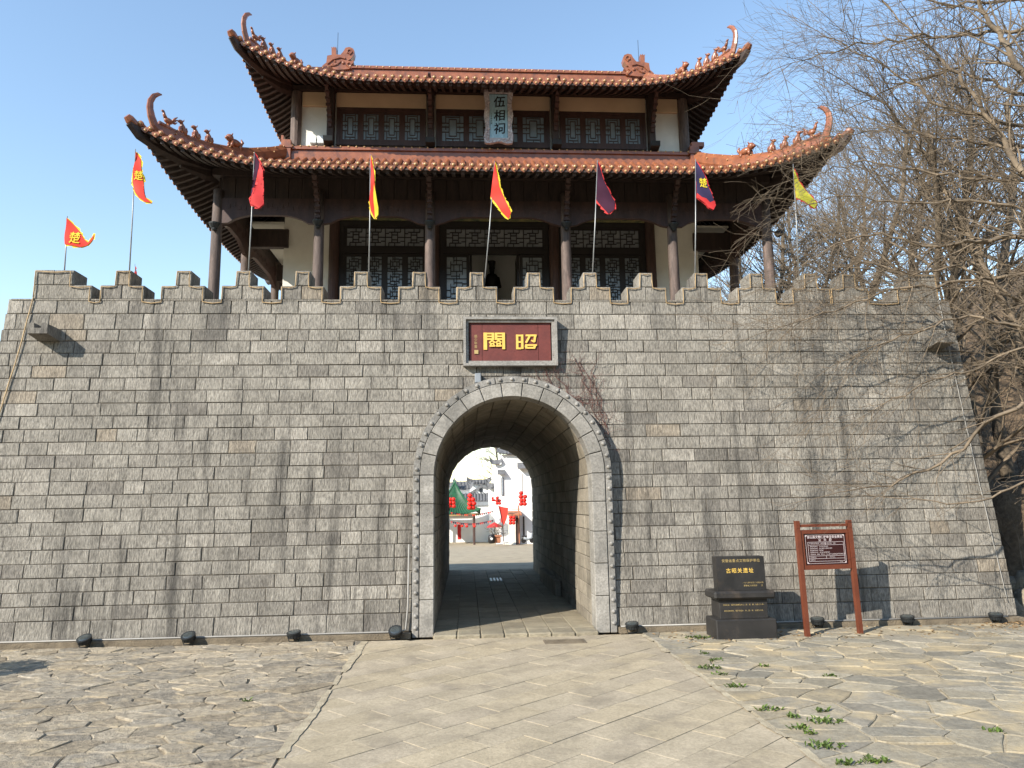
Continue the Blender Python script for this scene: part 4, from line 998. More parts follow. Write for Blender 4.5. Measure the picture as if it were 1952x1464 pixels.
# drain grate before the arch, floor grate in the passage
dg_ = thing('drain_grate', (1.53, 11.85, .012), 'rusty rectangular drain grate in the path before the arch', 'drain grate')
mb = MB(); 
for (x0, x1, y0, y1) in ((1.2, 1.85, 11.68, 11.71), (1.2, 1.85, 11.99, 12.02), (1.2, 1.23, 11.711, 11.989), (1.82, 1.85, 11.711, 11.989)): mb.box(x0, x1, y0, y1, 0, .022)
mb.build('rim', M['plinth'], dg_)
for k in range(7):
    mb = MB(); mb.box(1.235, 1.815, 11.72 + k * .0395, 11.742 + k * .0395, 0, .02); mb.build('bar', M['plinth'], dg_)
fg_ = thing('floor_grate', (.82, 20.9, .08), 'small pale barred grate in the floor of the passage', 'drain grate')
for k in range(4):
    mb = MB(); mb.box(.66 + k * .09, .71 + k * .09, 20.5, 21.3, .07, .095); mb.build('bar', M['box'], fg_)

# black granite monument
mo = thing('monument', (4.3, 11.9, 0), 'black granite heritage monument with gilt inscription on a stepped plinth', 'monument')
mb = MB(); mb.bbox(3.87, 4.83, 11.62, 12.15, 0, .31, .015); mb.build('base', M['granite'], mo, fix=False)
mb = MB(); mb.bbox(3.97, 4.74, 11.72, 12.12, .31, .61, .006); mid = mb.build('pedestal', M['granite'], mo, fix=False)
mb = MB(); mb.bbox(3.87, 4.85, 11.63, 12.15, .612, .735, .03); mb.build('ledge', M['granite'], mo, fix=False)
LEAN = .045
def slabm(u, v, d): return (u - v * LEAN * .3, 11.74 + d + v * .02, .737 + v)
mb = MB(); mb.prism([(3.97, 0), (4.75, 0), (4.75, .52), (3.97, .52)], slabm, 0, .2); sl = mb.build('slab', M['granite'], mo)
text('安徽省重点文物保护单位', .054, M['gold_dull'], sl, lambda x, y, d: slabm(4.37 + x, .455 + y, d), name='inscription', spacing=1.1)
text('古昭关遗址', .08, M['gold'], sl, lambda x, y, d: slabm(4.34 + x, .30 + y, d), name='inscription', bold=.0008, spacing=1.3)
text('一九八五年五月二十四日公布', .026, M['gold_dull'], sl, lambda x, y, d: slabm(4.54 + x, .115 + y, d), name='inscription')
text('安徽省人民政府　　立', .03, M['gold_dull'], sl, lambda x, y, d: slabm(4.54 + x, .07 + y, d), name='inscription', spacing=1.1)
text('守护历史，保护文物遗址中心，东、西、南、北各二十米。', .026, M['gold_dull'], mid, lambda x, y, d: (4.36 + x, 11.72 + d, .52 + y), name='inscription')
text('建设控制地带，保护范围外，东、西、南、北各五十米。', .026, M['gold_dull'], mid, lambda x, y, d: (4.36 + x, 11.72 + d, .43 + y), name='inscription')

# brown notice board
nb = thing('notice_board', (5.83, 11.8, 0), 'brown-framed notice board on two posts with dark maroon panel and white text', 'notice board')
LN = .035
def nbm(u, v, d): return (u + (.9 - v) * LN * .55 , 11.8 + d + (u - 5.8) * .11, v)
for u in (5.345, 6.26):
    mb = MB(); mb.prism([(u - .034, 0), (u + .034, 0), (u + .034, 1.80), (u - .034, 1.80)], nbm, -.04, .045); mb.build('post', M['signpaint'], nb)
for z0, z1 in ((1.70, 1.745), (1.595, 1.655), (1.03, 1.10)):
    mb = MB(); mb.prism([(5.388, z0), (6.217, z0), (6.217, z1), (5.388, z1)], nbm, -.025, .03); mb.build('rail', M['signpaint'], nb)
mb = MB(); mb.prism([(5.388, 1.1), (5.43, 1.1), (5.43, 1.595), (5.388, 1.595)], nbm, -.022, .027); mb.build('rail', M['signpaint'], nb)
mb = MB(); mb.prism([(6.18, 1.1), (6.217, 1.1), (6.217, 1.595), (6.18, 1.595)], nbm, -.022, .027); mb.build('rail', M['signpaint'], nb)
mb = MB(); mb.prism([(5.43, 1.1), (6.18, 1.1), (6.18, 1.595), (5.43, 1.595)], nbm, -.005, .02); pn = mb.build('panel', M['panel'], nb)
NZ = lambda x, y: (5.45 + x * .71, 1.115 + y * .465)
mb = MB()
def ln(x0, y0, x1, y1, w=.0045):
    a, b = NZ(x0, y0), NZ(x1, y1); dx, dz = b[0] - a[0], b[1] - a[1]; l = math.hypot(dx, dz); nx, nz = -dz / l * w / 2, dx / l * w / 2
    mb.prism([(a[0] + nx, a[1] + nz), (b[0] + nx, b[1] + nz), (b[0] - nx, b[1] - nz), (a[0] - nx, a[1] - nz)], nbm, -.0075, -.004)
for (x0, y0, x1, y1) in ((.02, .02, .98, .02), (.02, .98, .98, .98), (.02, .02, .02, .98), (.98, .02, .98, .98), (.07, .09, .95, .09), (.07, .09, .07, .74), (.95, .09, .95, .74), (.07, .74, .95, .74), (.07, .64, .95, .64), (.07, .27, .95, .27), (.07, .18, .95, .18), (.5, .64, .5, .74), (.5, .18, .5, .27)): ln(x0, y0, x1, y1)
for cx_, cy_ in ((.02, .02), (.98, .02), (.02, .98), (.98, .98)):
    a = NZ(cx_, cy_); b = NZ(cx_ + (.05 if cx_ < .5 else -.05), cy_); c = NZ(cx_, cy_ + (.07 if cy_ < .5 else -.07)); mb.prism([a, b, c], nbm, -.0078, -.0042)
tag(mb.build('border', M['signwhite'], pn), kind='stuff')
def nt_(body, size, x, y, center=False, bold=0, sp=1.0):
    a = NZ(x, y); text(body, size, M['signwhite'], pn, lambda u, v, d: nbm(a[0] + u, a[1] + v, -.0062), name='notice_text', center=center, bold=bold, spacing=sp)
nt_('含山县文物保护单位安全责任', .047, .5, .905, True, .0012, 1.05); nt_('公　示　牌', .047, .5, .80, True, .0012)
nt_('不可移动文物名称：古昭关遗址', .022, .1, .69); nt_('保护级别：省级', .022, .54, .69)
for i, l in enumerate(('直接责任单位：含山县人民政府', '监管责任单位：含山县文化旅游体育局', '属地责任单位：昭关镇', '管理责任单位：含山县文物管理所', '直接管理（使用）责任人：含山县文化旅游投资开发有限公司')): nt_(l, .023, .11, .585 - i * .066)
nt_('安全责任人：', .021, .1, .222); nt_('联系电话：', .021, .58, .222); nt_('监督电话：', .021, .1, .135); nt_('含山县', .018, .82, .052)

# ------------------------------------------------------------ flags
def flag(basepx, toppx, outline, main, trim, txt, label, Y=13.32, tcol='yellow', tpos=None, tsize=.2, seed=0, tail=None):
    b, t = at(*basepx, Y), at(*toppx, Y)
    b = Vector((b.x, Y, 6.1)) if Y < 20 else b
    th = thing('flag', b, label, 'flag', 'triangular flags on the battlements')
    mb = MB(); mb.tube([b, b.lerp(t, .5) + Vector((.008, 0, 0)), t + Vector((0, 0, .03))], [.013, .012, .008], 6); mb.build('pole', M['pole'], th, smooth=True)
    P = [at(x, y, Y) for x, y in outline]; rng = random.Random(seed)
    poly = [(p.x, p.z) for p in P]
    # flame edge on the free sides
    cx = sum(p[0] for p in poly) / len(poly); cz = sum(p[1] for p in poly) / len(poly)
    def rip(u, v): return .04 * math.sin((u - b.x) * 9 + v * 5 + seed) + .012 * math.sin(v * 13 + seed) - .02 - .12 * (u - b.x)
    def sheet(pl, off, m, name):
        bm = bmesh.new(); vs = [bm.verts.new((u, 0, v)) for u, v in pl]; f = bm.faces.new(vs)
        bmesh.ops.triangulate(bm, faces=[f])
        for _ in range(4):
            bmesh.ops.subdivide_edges(bm, edges=[e for e in bm.edges if e.calc_length() > .05], cuts=1, use_grid_fill=False)
            bmesh.ops.triangulate(bm, faces=[f for f in bm.faces if len(f.verts) > 3])
        for v in bm.verts: v.co.y = Y + rip(v.co.x, v.co.z) + off
        me = bpy.data.meshes.new(name); bm.to_mesh(me); bm.free(); me.materials.append(m); me.shade_smooth(); o = bpy.data.objects.new(name, me); link(o, th); return o
    jag = []; n = len(poly); ar = sum(poly[i][0] * poly[(i + 1) % n][1] - poly[(i + 1) % n][0] * poly[i][1] for i in range(n)); sg = 1 if ar > 0 else -1
    for i in range(n):
        p, q = poly[i], poly[(i + 1) % n]; l = math.hypot(q[0] - p[0], q[1] - p[1]); ex, ez = (q[0] - p[0]) / l, (q[1] - p[1]) / l; nx, nz = ez * sg, -ex * sg
        if i == n - 1: jag.append(p); continue
        k = max(1, int(l / .09))
        for a in range(k):
            for t0, w in ((a / k + .03 / k, .010), ((a + .8) / k, rng.uniform(.022, .042)), ((a + .86) / k, .010)):
                jag.append((p[0] + ex * l * t0 + nx * w, p[1] + ez * l * t0 + nz * w))
    o = sheet(jag, 0, M[trim], 'trim')
    inner = poly
    if len(inner) > 2:
        if abs(inner[0][0]) > -1: sheet(inner, -.012, M[main], 'cloth'); sheet(inner, .012, M[main], 'cloth')
    if tail:
        q = [at(x, y, Y) for x, y in tail[0]]; sheet([(p.x, p.z) for p in q], -.03, M[tail[1]], 'tail'); sheet([(p.x, p.z) for p in q[::-1]], .022, M[tail[1]], 'tail')
    if txt:
        c = at(*tpos, Y)
        text(txt, tsize, M[tcol], th, lambda x, y, d: (c.x + x * .75, Y + rip(c.x + x * .75, c.z + y) - .024, c.z + y), name='emblem', bold=.003)
    return th
flag((123, 520), (128, 415), [(128, 416), (140, 428), (152, 441), (162, 457), (170, 464), (188, 449), (180, 461), (166, 470), (155, 473), (127, 468)], 'red', 'yellow', '楚', 'red triangular flag with yellow edge flying out over the leftmost merlon', tpos=(146, 457), tsize=.24, seed=1)
flag((247, 520), (258, 287), [(258, 288), (267, 302), (271, 330), (275, 350), (271, 372), (281, 380), (293, 390), (279, 388), (268, 380), (261, 370), (255, 350)], 'red', 'yellow', '楚', 'red flag with yellow edge and emblem hanging left of the tower, second from left', tpos=(266, 338), tsize=.2, seed=2)
flag((473, 520), (485, 293), [(486, 293), (496, 312), (503, 330), (497, 355), (493, 370), (504, 392), (495, 400), (479, 391), (484, 370)], 'purple', 'crimson', '二', 'dark purple flag with red edge twisted at its foot before the left verandah', tpos=(492, 345), tsize=.1, seed=3, tail=([(496, 312), (503, 328), (500, 345), (496, 360), (499, 375), (505, 392), (496, 401), (479, 391), (477, 382), (485, 374), (483, 362), (492, 352), (497, 335)], 'crimson'))
flag((703, 525), (706, 297), [(707, 298), (713, 330), (713, 352), (711, 376), (718, 400), (720, 414), (715, 420), (708, 405), (705, 385)], 'red', 'yellow', None, 'narrow red flag with yellow edge before the left bay of doors', seed=4, tail=([(713, 352), (716, 366), (719, 384), (722, 398), (722, 412), (716, 421), (715, 404), (713, 386), (712, 370)], 'yellow'))
flag((922, 525), (943, 310), [(943, 311), (947, 335), (951, 360), (962, 385), (973, 410), (969, 420), (955, 405), (945, 389), (935, 375)], 'red', 'yellow', None, 'red flag with yellow edge on a slanting pole before the open doorway', seed=5)
flag((1127, 528), (1139, 308), [(1139, 309), (1146, 335), (1153, 356), (1162, 375), (1170, 388), (1168, 405), (1158, 411), (1146, 396), (1136, 382)], 'purple', 'crimson', None, 'purple flag with red edge before the right bay of doors', tpos=(1146, 362), tsize=.13, seed=6)
flag((1323, 528), (1326, 306), [(1327, 307), (1344, 340), (1352, 365), (1360, 390), (1352, 403), (1345, 393), (1335, 384), (1325, 374)], 'navy', 'crimson', '楚', 'navy flag with yellow emblem and red edge before the right white wall', tpos=(1339, 352), tsize=.22, seed=7, tail=([(1325, 372), (1334, 380), (1343, 383), (1350, 390), (1358, 386), (1362, 394), (1356, 405), (1347, 400), (1340, 391), (1326, 380)], 'crimson'))
flag((1522, 530), (1512, 315), [(1512, 316), (1521, 345), (1540, 370), (1556, 390), (1550, 400), (1530, 388), (1514, 380)], 'olive', 'crimson', None, 'olive yellow flag with red edge among the bare branches', seed=8)
flag((262, 600), (257, 505), [(257, 506), (259, 520), (265, 536), (268, 545), (256, 545)], 'crimson', 'crimson', None, 'small furled red flag behind the second merlon from left', Y=24.0, seed=9)

# ------------------------------------------------------------ hillside, trees, plants
def sm(x, a, b): t = max(0, min(1, (x - a) / (b - a))); return t * t * (3 - 2 * t)
def hz(x, y):
    bank = sm(x, 9.75, 11.2) * sm(y, 13.0, 15.0) * 2.4
    rise = sm(x, 10.2, 30) * sm(y, 13.5, 26) * 11 + max(0, x - 30) * .16
    front = sm(x, 13.2, 18) * (1 - sm(y, 8, 12) * .0) * .5
    return -.06 + bank + rise + front * sm(y, -5, 6) + .12 * mnoise.noise(Vector((x * .5, y * .5, 0))) * sm(x, 10, 11) * sm(y, 13.2, 14.5)
xs = [9.5 + .35 * i for i in range(22)] + [17.5 + 1.6 * i for i in range(14)] + [45, 60, 90, 140]; ys = [-10, 0, 6, 9, 11, 12.2] + [12.9 + .4 * i for i in range(20)] + [21.5 + 2 * i for i in range(16)] + [60, 90, 150]
mb = MB(); nx_ = len(xs); vs = [(x, y, hz(x, y)) for y in ys for x in xs]
mb.add(vs, [(j * nx_ + i, j * nx_ + i + 1, (j + 1) * nx_ + i + 1, (j + 1) * nx_ + i) for j in range(len(ys) - 1) for i in range(nx_ - 1)])
hl = mb.build('hill', M['litter'], smooth=True, fix=False); tag(hl, kind='structure')

class Tree:
    def __init__(s, seed): s.r = random.Random(seed); s.p0 = []; s.p1 = []; s.r0 = []; s.r1 = []; s.n = 0
    def seg(s, a, b, ra, rb): s.p0.append(tuple(a)); s.p1.append(tuple(b)); s.r0.append(ra); s.r1.append(rb)
    def branch(s, p, d, L, r, lev, maxlev, droop=.0, kids=(3, 5), spread=(25, 60), seglen=.3, curl=.22, up=.0, ratio=.62, rmin=.003):
        rg = s.r; n = max(3, min(9, int(L / seglen))); st = L / n; p = Vector(p); d = Vector(d).normalized(); pts = [(p.copy(), d.copy(), r)]
        for i in range(n):
            d = d + Vector((rg.gauss(0, curl), rg.gauss(0, curl), rg.gauss(0, curl) - droop + up)) * .45; d.normalize()
            q = p + d * st; r2 = max(rmin, r * (1 - .8 * (i + 1) / n)); rr = max(rmin, r * (1 - .8 * i / n)); s.seg(p, q, rr, r2); p = q; pts.append((p.copy(), d.copy(), r2))
        if lev < maxlev:
            k = rg.randint(*kids)
            for c in range(k):
                t = rg.uniform(.25, 1) if c else 1.0; i = min(n, int(t * n)); bp, bd, br = pts[i]
                ax = bd.orthogonal().normalized(); ax.rotate(Matrix.Rotation(rg.uniform(0, 6.283), 3, bd)); nd = bd.copy(); nd.rotate(Matrix.Rotation(R(rg.uniform(*spread)), 3, ax))
                s.branch(bp, nd, L * ratio * rg.uniform(.7, 1.15), max(rmin, br * .75), lev + 1, maxlev, droop, kids, spread, seglen, curl, up, ratio, rmin)
    def mesh(s, name, m, sides=3, col=(1, 1, 1), sel=None):
        P0, P1 = np.array(s.p0), np.array(s.p1); r0, r1 = np.array(s.r0), np.array(s.r1)
        if sel is not None: P0, P1, r0, r1 = P0[sel], P1[sel], r0[sel], r1[sel]
        n = len(P0); d = P1 - P0; d /= (np.linalg.norm(d, axis=1)[:, None] + 1e-9)
        ref = np.where(np.abs(d[:, 2:3]) < .9, np.array([[0, 0, 1.]]), np.array([[1., 0, 0]])); a = np.cross(d, ref); a /= np.linalg.norm(a, axis=1)[:, None] + 1e-9; b = np.cross(d, a)
        V = np.zeros((n, 2 * sides, 3))
        for j in range(sides):
            t = 2 * math.pi * j / sides; o = a * math.cos(t) + b * math.sin(t); V[:, j] = P0 + o * r0[:, None]; V[:, sides + j] = P1 + o * r1[:, None]
        F = np.array([[j, (j + 1) % sides, sides + (j + 1) % sides, sides + j] for j in range(sides)])
        faces = (F[None] + (np.arange(n) * 2 * sides)[:, None, None]).reshape(-1, 4)
        me = bpy.data.meshes.new(name); nf = len(faces); me.vertices.add(n * 2 * sides); me.vertices.foreach_set('co', V.reshape(-1))
        me.loops.add(nf * 4); me.loops.foreach_set('vertex_index', faces.reshape(-1).astype(np.int32)); me.polygons.add(nf); me.polygons.foreach_set('loop_start', np.arange(0, nf * 4, 4, dtype=np.int32)); me.polygons.foreach_set('loop_total', np.full(nf, 4, np.int32))
        me.update(); ca = me.color_attributes.new('Col', 'FLOAT_COLOR', 'POINT'); rg = np.random.RandomState(1)
        f = np.repeat(rg.uniform(.75, 1.25, n), 2 * sides); arr = np.ones((n * 2 * sides, 4)); arr[:, :3] = f[:, None] * np.array(col); ca.data.foreach_set('color', arr.reshape(-1)); me.materials.append(m); me.shade_smooth(); return me

# the near tree: trunk just outside the frame, long boughs reaching in front of the wall
nt = thing('bare_tree', (12.6, 10.6, 0), 'large bare tree whose branches spread across the right side of the wall', 'tree')
T = Tree(77)
def bough(T, pts, r0, r1, twig_L, dens, maxlev=2, droop=.03):
    rg = T.r; P = [at(x, y, Y) for x, y, Y in pts]; path = []
    for i in range(len(P) - 1):
        a, b = P[i], P[i + 1]; n = max(2, int((b - a).length / .18))
        for k in range(n): path.append(a.lerp(b, k / n) + Vector((rg.gauss(0, .022), rg.gauss(0, .03), rg.gauss(0, .022))))
    path.append(P[-1]); n = len(path)
    for i in range(n - 1):
        t = i / (n - 1); T.seg(path[i], path[i + 1], r0 + (r1 - r0) * t, r0 + (r1 - r0) * (i + 1) / (n - 1))
    L = 0
    for i in range(1, n):
        t = i / (n - 1); d = (path[i] - path[i - 1]); L += d.length * dens * (.35 + t)
        while L > .2:
            L -= .2; dd = d.normalized(); ax = dd.orthogonal().normalized(); ax.rotate(Matrix.Rotation(rg.uniform(0, 6.283), 3, dd)); nd = dd.copy(); nd.rotate(Matrix.Rotation(R(rg.uniform(18, 52)), 3, ax)); nd.y *= .7
            T.branch(path[i], nd, twig_L * rg.uniform(.5, 1.3), max(.005, (r0 + (r1 - r0) * t) * .42), 0, maxlev, droop, (2, 4), (18, 46), .14, .17, 0, .62, .0021)
    T.branch(path[-1], path[-1] - path[-3], twig_L, r1, 0, maxlev, droop, (3, 4), (14, 40), .14, .17, 0, .62, .0022)
B = [([(2300, 900, 10.6), (2100, 820, 10.6), (1952, 768, 10.8), (1880, 806, 10.9), (1838, 852, 11), (1790, 886, 11.1), (1700, 922, 11.2), (1620, 935, 11.3)], .06, .009, .7, .6),
     ([(2300, 1000, 10.6), (2100, 900, 10.7), (1952, 918, 10.9), (1885, 955, 11), (1800, 960, 11.1), (1720, 950, 11.2), (1660, 945, 11.3)], .035, .006, .45, .6),
     ([(2300, 800, 10.6), (2120, 560, 10.8), (1952, 450, 11.2), (1860, 462, 11.4), (1760, 470, 11.6), (1660, 440, 11.7), (1570, 480, 11.8)], .085, .010, .95, 1.2),
     ([(2300, 700, 10.6), (2100, 460, 10.8), (1952, 330, 11.2), (1850, 170, 11.6), (1760, 80, 12), (1690, 10, 12.2)], .10, .014, 1.0, 1.0),
     ([(2200, 500, 10.8), (1952, 240, 11.4), (1800, 205, 11.8), (1680, 120, 12.0), (1560, 60, 12.2)], .06, .008, 1.0, 1.1),
     ([(2200, 760, 10.8), (1990, 640, 11.2), (1850, 600, 11.4), (1720, 640, 11.5), (1600, 690, 11.6)], .04, .006, .9, 1.1),
     ([(2200, 700, 10.8), (1960, 520, 11.4), (1810, 540, 11.6), (1690, 552, 11.7), (1570, 600, 11.8), (1470, 630, 11.9)], .045, .006, .9, 1.1),
     ([(2200, 200, 10.8), (1952, 60, 11.4), (1800, 70, 11.8), (1650, 80, 12.2), (1510, 120, 12.4)], .06, .007, 1.0, 1.1),
     ([(2200, 480, 10.8), (1960, 345, 11.6), (1790, 335, 12), (1650, 305, 12.2), (1550, 330, 12.3)], .05, .007, 1.0, 1.1),
     ([(2250, 1000, 10.8), (2010, 740, 12), (1905, 560, 12.4), (1832, 425, 12.6), (1765, 300, 12.7), (1690, 200, 12.8), (1600, 150, 12.9)], .11, .012, 1.1, 1.0),
     ([(2200, 640, 10.8), (1955, 400, 11.4), (1850, 380, 11.8), (1720, 390, 12), (1600, 370, 12.2), (1520, 400, 12.3)], .05, .007, .9, 1.0),
     ([(2100, 300, 10.8), (1952, 140, 11.0), (1880, 30, 11.3), (1840, -60, 11.5)], .09, .03, 1.2, 1.0),
     ([(2200, 250, 10.8), (1952, 180, 11.6), (1830, 130, 12), (1720, 160, 12.3), (1610, 210, 12.5)], .05, .007, 1.0, 1.2),
     ([(2200, 620, 10.8), (1960, 580, 11.3), (1830, 510, 11.6), (1740, 520, 11.7), (1640, 500, 11.8), (1540, 540, 11.9)], .04, .006, 1.0, 1.3),
     ([(2200, 420, 10.8), (1960, 280, 11.5), (1840, 270, 11.8), (1700, 245, 12.2), (1590, 260, 12.4)], .05, .007, 1.0, 1.2),
     ([(2150, 100, 10.8), (1952, 0, 11.4), (1820, 10, 11.8), (1680, -20, 12.2)], .06, .01, 1.1, 1.2),
     ([(2150, 760, 10.8), (1952, 660, 11.3), (1860, 700, 11.5), (1760, 730, 11.6), (1650, 790, 11.7)], .03, .005, .8, .9)]
for pts_, r0, r1, tl, dens in B: bough(T, pts_, r0, r1, tl * 1.1, dens * 1.45)
nt_n = len(T.p0)
me = T.mesh('crown', M['bark'], 4); o = bpy.data.objects.new('crown', me); link(o, nt)
mb = MB(); mb.tube([(12.6, 10.6, -.1), (12.62, 10.6, .6), (12.5, 10.6, 2.2), (12.6, 10.7, 4.2), (12.3, 10.7, 6.5), (12.4, 10.8, 9)], [.42, .3, .25, .22, .17, .1], 12); mb.build('trunk', M['bark'], nt, smooth=True)
print('near tree segs', nt_n)
# hillside trees: four kinds, copied with their own turn and size
protos = []
for k in range(4):
    T = Tree(200 + k); rg = T.r; H = 7.5; p = Vector((0, 0, -.3)); d = Vector((0, 0, 1)); r = .17; pts = []
    for i in range(16):
        q = p + d * .55; T.seg(p, q, r, r * .93); pts.append((q.copy(), d.copy(), r)); r *= .92; d = (d + Vector((rg.gauss(0, .09), rg.gauss(0, .09), .05))).normalized(); p = q
    tn = len(T.p0)
    for i in range(3, 16):
        for c in range(2 if i < 12 else 3):
            bp, bd, br = pts[i]; a = rg.uniform(0, 6.283); nd = Vector((math.cos(a), math.sin(a), rg.uniform(.5, 1.3)))
            T.branch(bp, nd, rg.uniform(1.6, 3.2) * (1.15 - i * .03), br * .5, 0, 3, 0, (2, 4), (18, 45), .35, .13, .06, .62, .0055)
    n = len(T.p0); tr = T.mesh('trunk', M['bark_grey'], 8, sel=np.arange(tn)); cr = T.mesh('crown', M['bark_grey'] if k % 2 else M['bark'], 3, sel=np.arange(tn, n)); protos.append((tr, cr)); print('hill tree segs', n)
rg = random.Random(31); spots = [(9.95, 14.2, 1.0), (11.0, 16.0, .95), (10.3, 18.5, 1.1), (12.2, 14.8, 1.0), (13.4, 17.5, 1.1), (11.5, 21, 1.1), (14.8, 20.5, 1.2), (12.8, 24, 1.2), (16.5, 24, 1.2), (10.6, 26, 1.1), (14, 29, 1.3), (18.5, 28, 1.3), (11.8, 31, 1.2), (16.5, 34, 1.4), (20.5, 34, 1.4), (13, 37, 1.3), (18.5, 40, 1.5), (22, 26, 1.2), (15.2, 15.5, 1.1), (18, 18.5, 1.2), (23, 41, 1.4), (9.8, 22.5, 1.0), (10.5, 35, 1.2), (13.8, 45, 1.3)]
WORD = ['slender', 'forked', 'leaning', 'tall']
for i, (x, y, sc_) in enumerate(spots):
    t = bpy.data.objects.new('hillside_tree', None); col.objects.link(t); t.location = (x, y, hz(x, y)); t['noinv'] = 1
    lab = 'bare tree with its trunk against the right edge of the wall' if i == 0 else 'bare tree whose trunk stands second on the bank beside the wall' if i == 3 else 'bare grey-brown winter tree growing on the wooded hillside at right'
    tag(t, lab, 'tree', 'bare trees on the hillside')
    tr, cr = protos[i % 4]
    for nm, me in (('trunk', tr), ('crown', cr)): link(bpy.data.objects.new(nm, me), t)
    t.rotation_euler = (rg.uniform(-.06, .06), rg.uniform(-.1, .03), rg.uniform(0, 6.283)); t.scale = [sc_ * rg.uniform(.9, 1.15)] * 3
# undergrowth on the slope
T = Tree(5); rg = T.r
for i in range(260):
    x, y = rg.uniform(9.9, 20), rg.uniform(13.6, 30); T.branch((x, y, hz(x, y)), (rg.gauss(0, .5), rg.gauss(0, .5), 1), rg.uniform(.5, 1.4), .012, 0, 2, .02, (2, 4), (20, 50), .2, .25, 0, .6, .004)
o = bpy.data.objects.new('undergrowth', T.mesh('undergrowth', M['bark'], 3)); link(o); tag(o, 'thin brown brushwood covering the hillside', 'brushwood', kind='stuff')
# boulders of the bank beside the wall
rg = random.Random(9)
def rock(p, r, m, name, parent=None, flatz=.75):
    bm = bmesh.new(); bmesh.ops.create_icosphere(bm, subdivisions=2, radius=1)
    sd_ = rg.uniform(0, 50)
    for v in bm.verts:
        k = 1 + .32 * mnoise.noise(v.co * 1.3 + Vector((sd_, 0, 0))) + .12 * mnoise.noise(v.co * 3 + Vector((sd_, 4, 0))); v.co = v.co * k
    mb = MB(); mb.bm(bm, tuple([rg.uniform(.6, 1)] * 3), mat=Matrix.Translation(p) @ Matrix.Rotation(rg.uniform(0, 6), 4, 'Z') @ Matrix.Diagonal((r, r * .8, r * flatz, 1))); return mb.build(name, m, parent, smooth=True)
bk = thing('stone_bank', (10.4, 13.3, 0), 'dark rough stone bank beside the right end of the gate', 'bank')
for i in range(26):
    x = rg.uniform(9.95, 12.8); y = 13.0 + rg.uniform(0, .9); rock((x, y, hz(x, y) + rg.uniform(-.1, .1) + (.3 if y < 13.3 else 0) * rg.random()), rg.uniform(.22, .5), M['slate'], 'boulder', bk)
# fallen leaves
mb = MB()
for i in range(1500):
    k = rg.random(); x, y = (rg.gauss(9.7, .5), rg.gauss(12.35, .35)) if k < .5 else (rg.uniform(10, 16), rg.uniform(13.5, 22)) if k < .85 else (rg.uniform(3, 9.5), rg.uniform(11.4, 12.45))
    if x > 9.4 and y > 12.6 and x < 9.9: continue
    z0 = max(.02, hz(x, y) + .03 if x > 9.6 else .02); a = rg.uniform(0, 6.28); s_ = rg.uniform(.02, .045); t1 = rg.uniform(-.02, .03); f = rg.uniform(.6, 1.5)
    c_, n_ = math.cos(a) * s_, math.sin(a) * s_; mb.add([(x - c_, y - n_, z0), (x + n_ * .5, y - c_ * .5, z0 + .012 + t1 * .3), (x + c_, y + n_, z0 + .006), (x - n_ * .5, y + c_ * .5, z0 + .01)], [(0, 1, 2, 3)], (f, f, f))
tag(mb.build('fallen_leaves', M['deadleaf'], fix=False), 'dry brown fallen leaves at the wall foot and slope', 'leaves', kind='stuff')
# climbing vine right of the arch
T = Tree(41); rg = T.r; vn = thing('climbing_vine', (2.3, 12.6, 2.6), 'bare reddish climbing vine on the wall right of the arch top', 'vine')
def onw(px, py):
    z = 4
    for _ in range(8): z = at(px, py, YF(z) - .03).z
    return at(px, py, YF(z) - .03)
for (a, b) in (((1165, 850), (1035, 705)), ((1160, 840), (1110, 690)), ((1150, 820), (1060, 720)), ((1160, 830), (1130, 700)), ((1140, 800), (1095, 680)), ((1120, 770), (1020, 715))):
    pa, pb = onw(*a), onw(*b); n = 12; prev = pa
    for i in range(1, n + 1):
        q = pa.lerp(pb, i / n) + Vector((rg.gauss(0, .03), 0, rg.gauss(0, .03))); T.seg(prev, q, .006, .005); prev = q
        for c in range(2): T.branch(q, (rg.gauss(0, 1), rg.gauss(-.12, .12), rg.gauss(.1, 1)), rg.uniform(.1, .32), .0035, 0, 2, 0, (1, 3), (25, 60), .08, .2, 0, .6, .0018)
o = bpy.data.objects.new('stems', T.mesh('stems', M['vine'], 3)); link(o, vn)
# weeds in the joints
def weed(px, py, w, label):
    g = gnd(px, py, .01); t = thing('weed', g, label, 'weed', 'green weeds in the paving joints'); mb = MB(); rg_ = random.Random(px)
    for i in range(int(60 * w / .2)):
        a, q = rg_.uniform(0, 6.28), rg_.uniform(0, 1) ** .6 * w; x, y = g.x + math.cos(a) * q, g.y + math.sin(a) * q * .55; L = rg_.uniform(.025, .06); b = rg_.uniform(0, 6.28); h = rg_.uniform(.01, .05); f = rg_.uniform(.6, 1.4)
        dx, dy = math.cos(b) * L, math.sin(b) * L; mb.add([(x, y, .008), (x + dx * .5 - dy * .3, y + dy * .5 + dx * .3, .01 + h * .8), (x + dx, y + dy, .012 + h), (x + dx * .5 + dy * .3, y + dy * .5 - dx * .3, .01 + h * .8)], [(0, 1, 2, 3)], (f, f, f * .8))
    mb.build('leaves', M['weed'], t, fix=False)
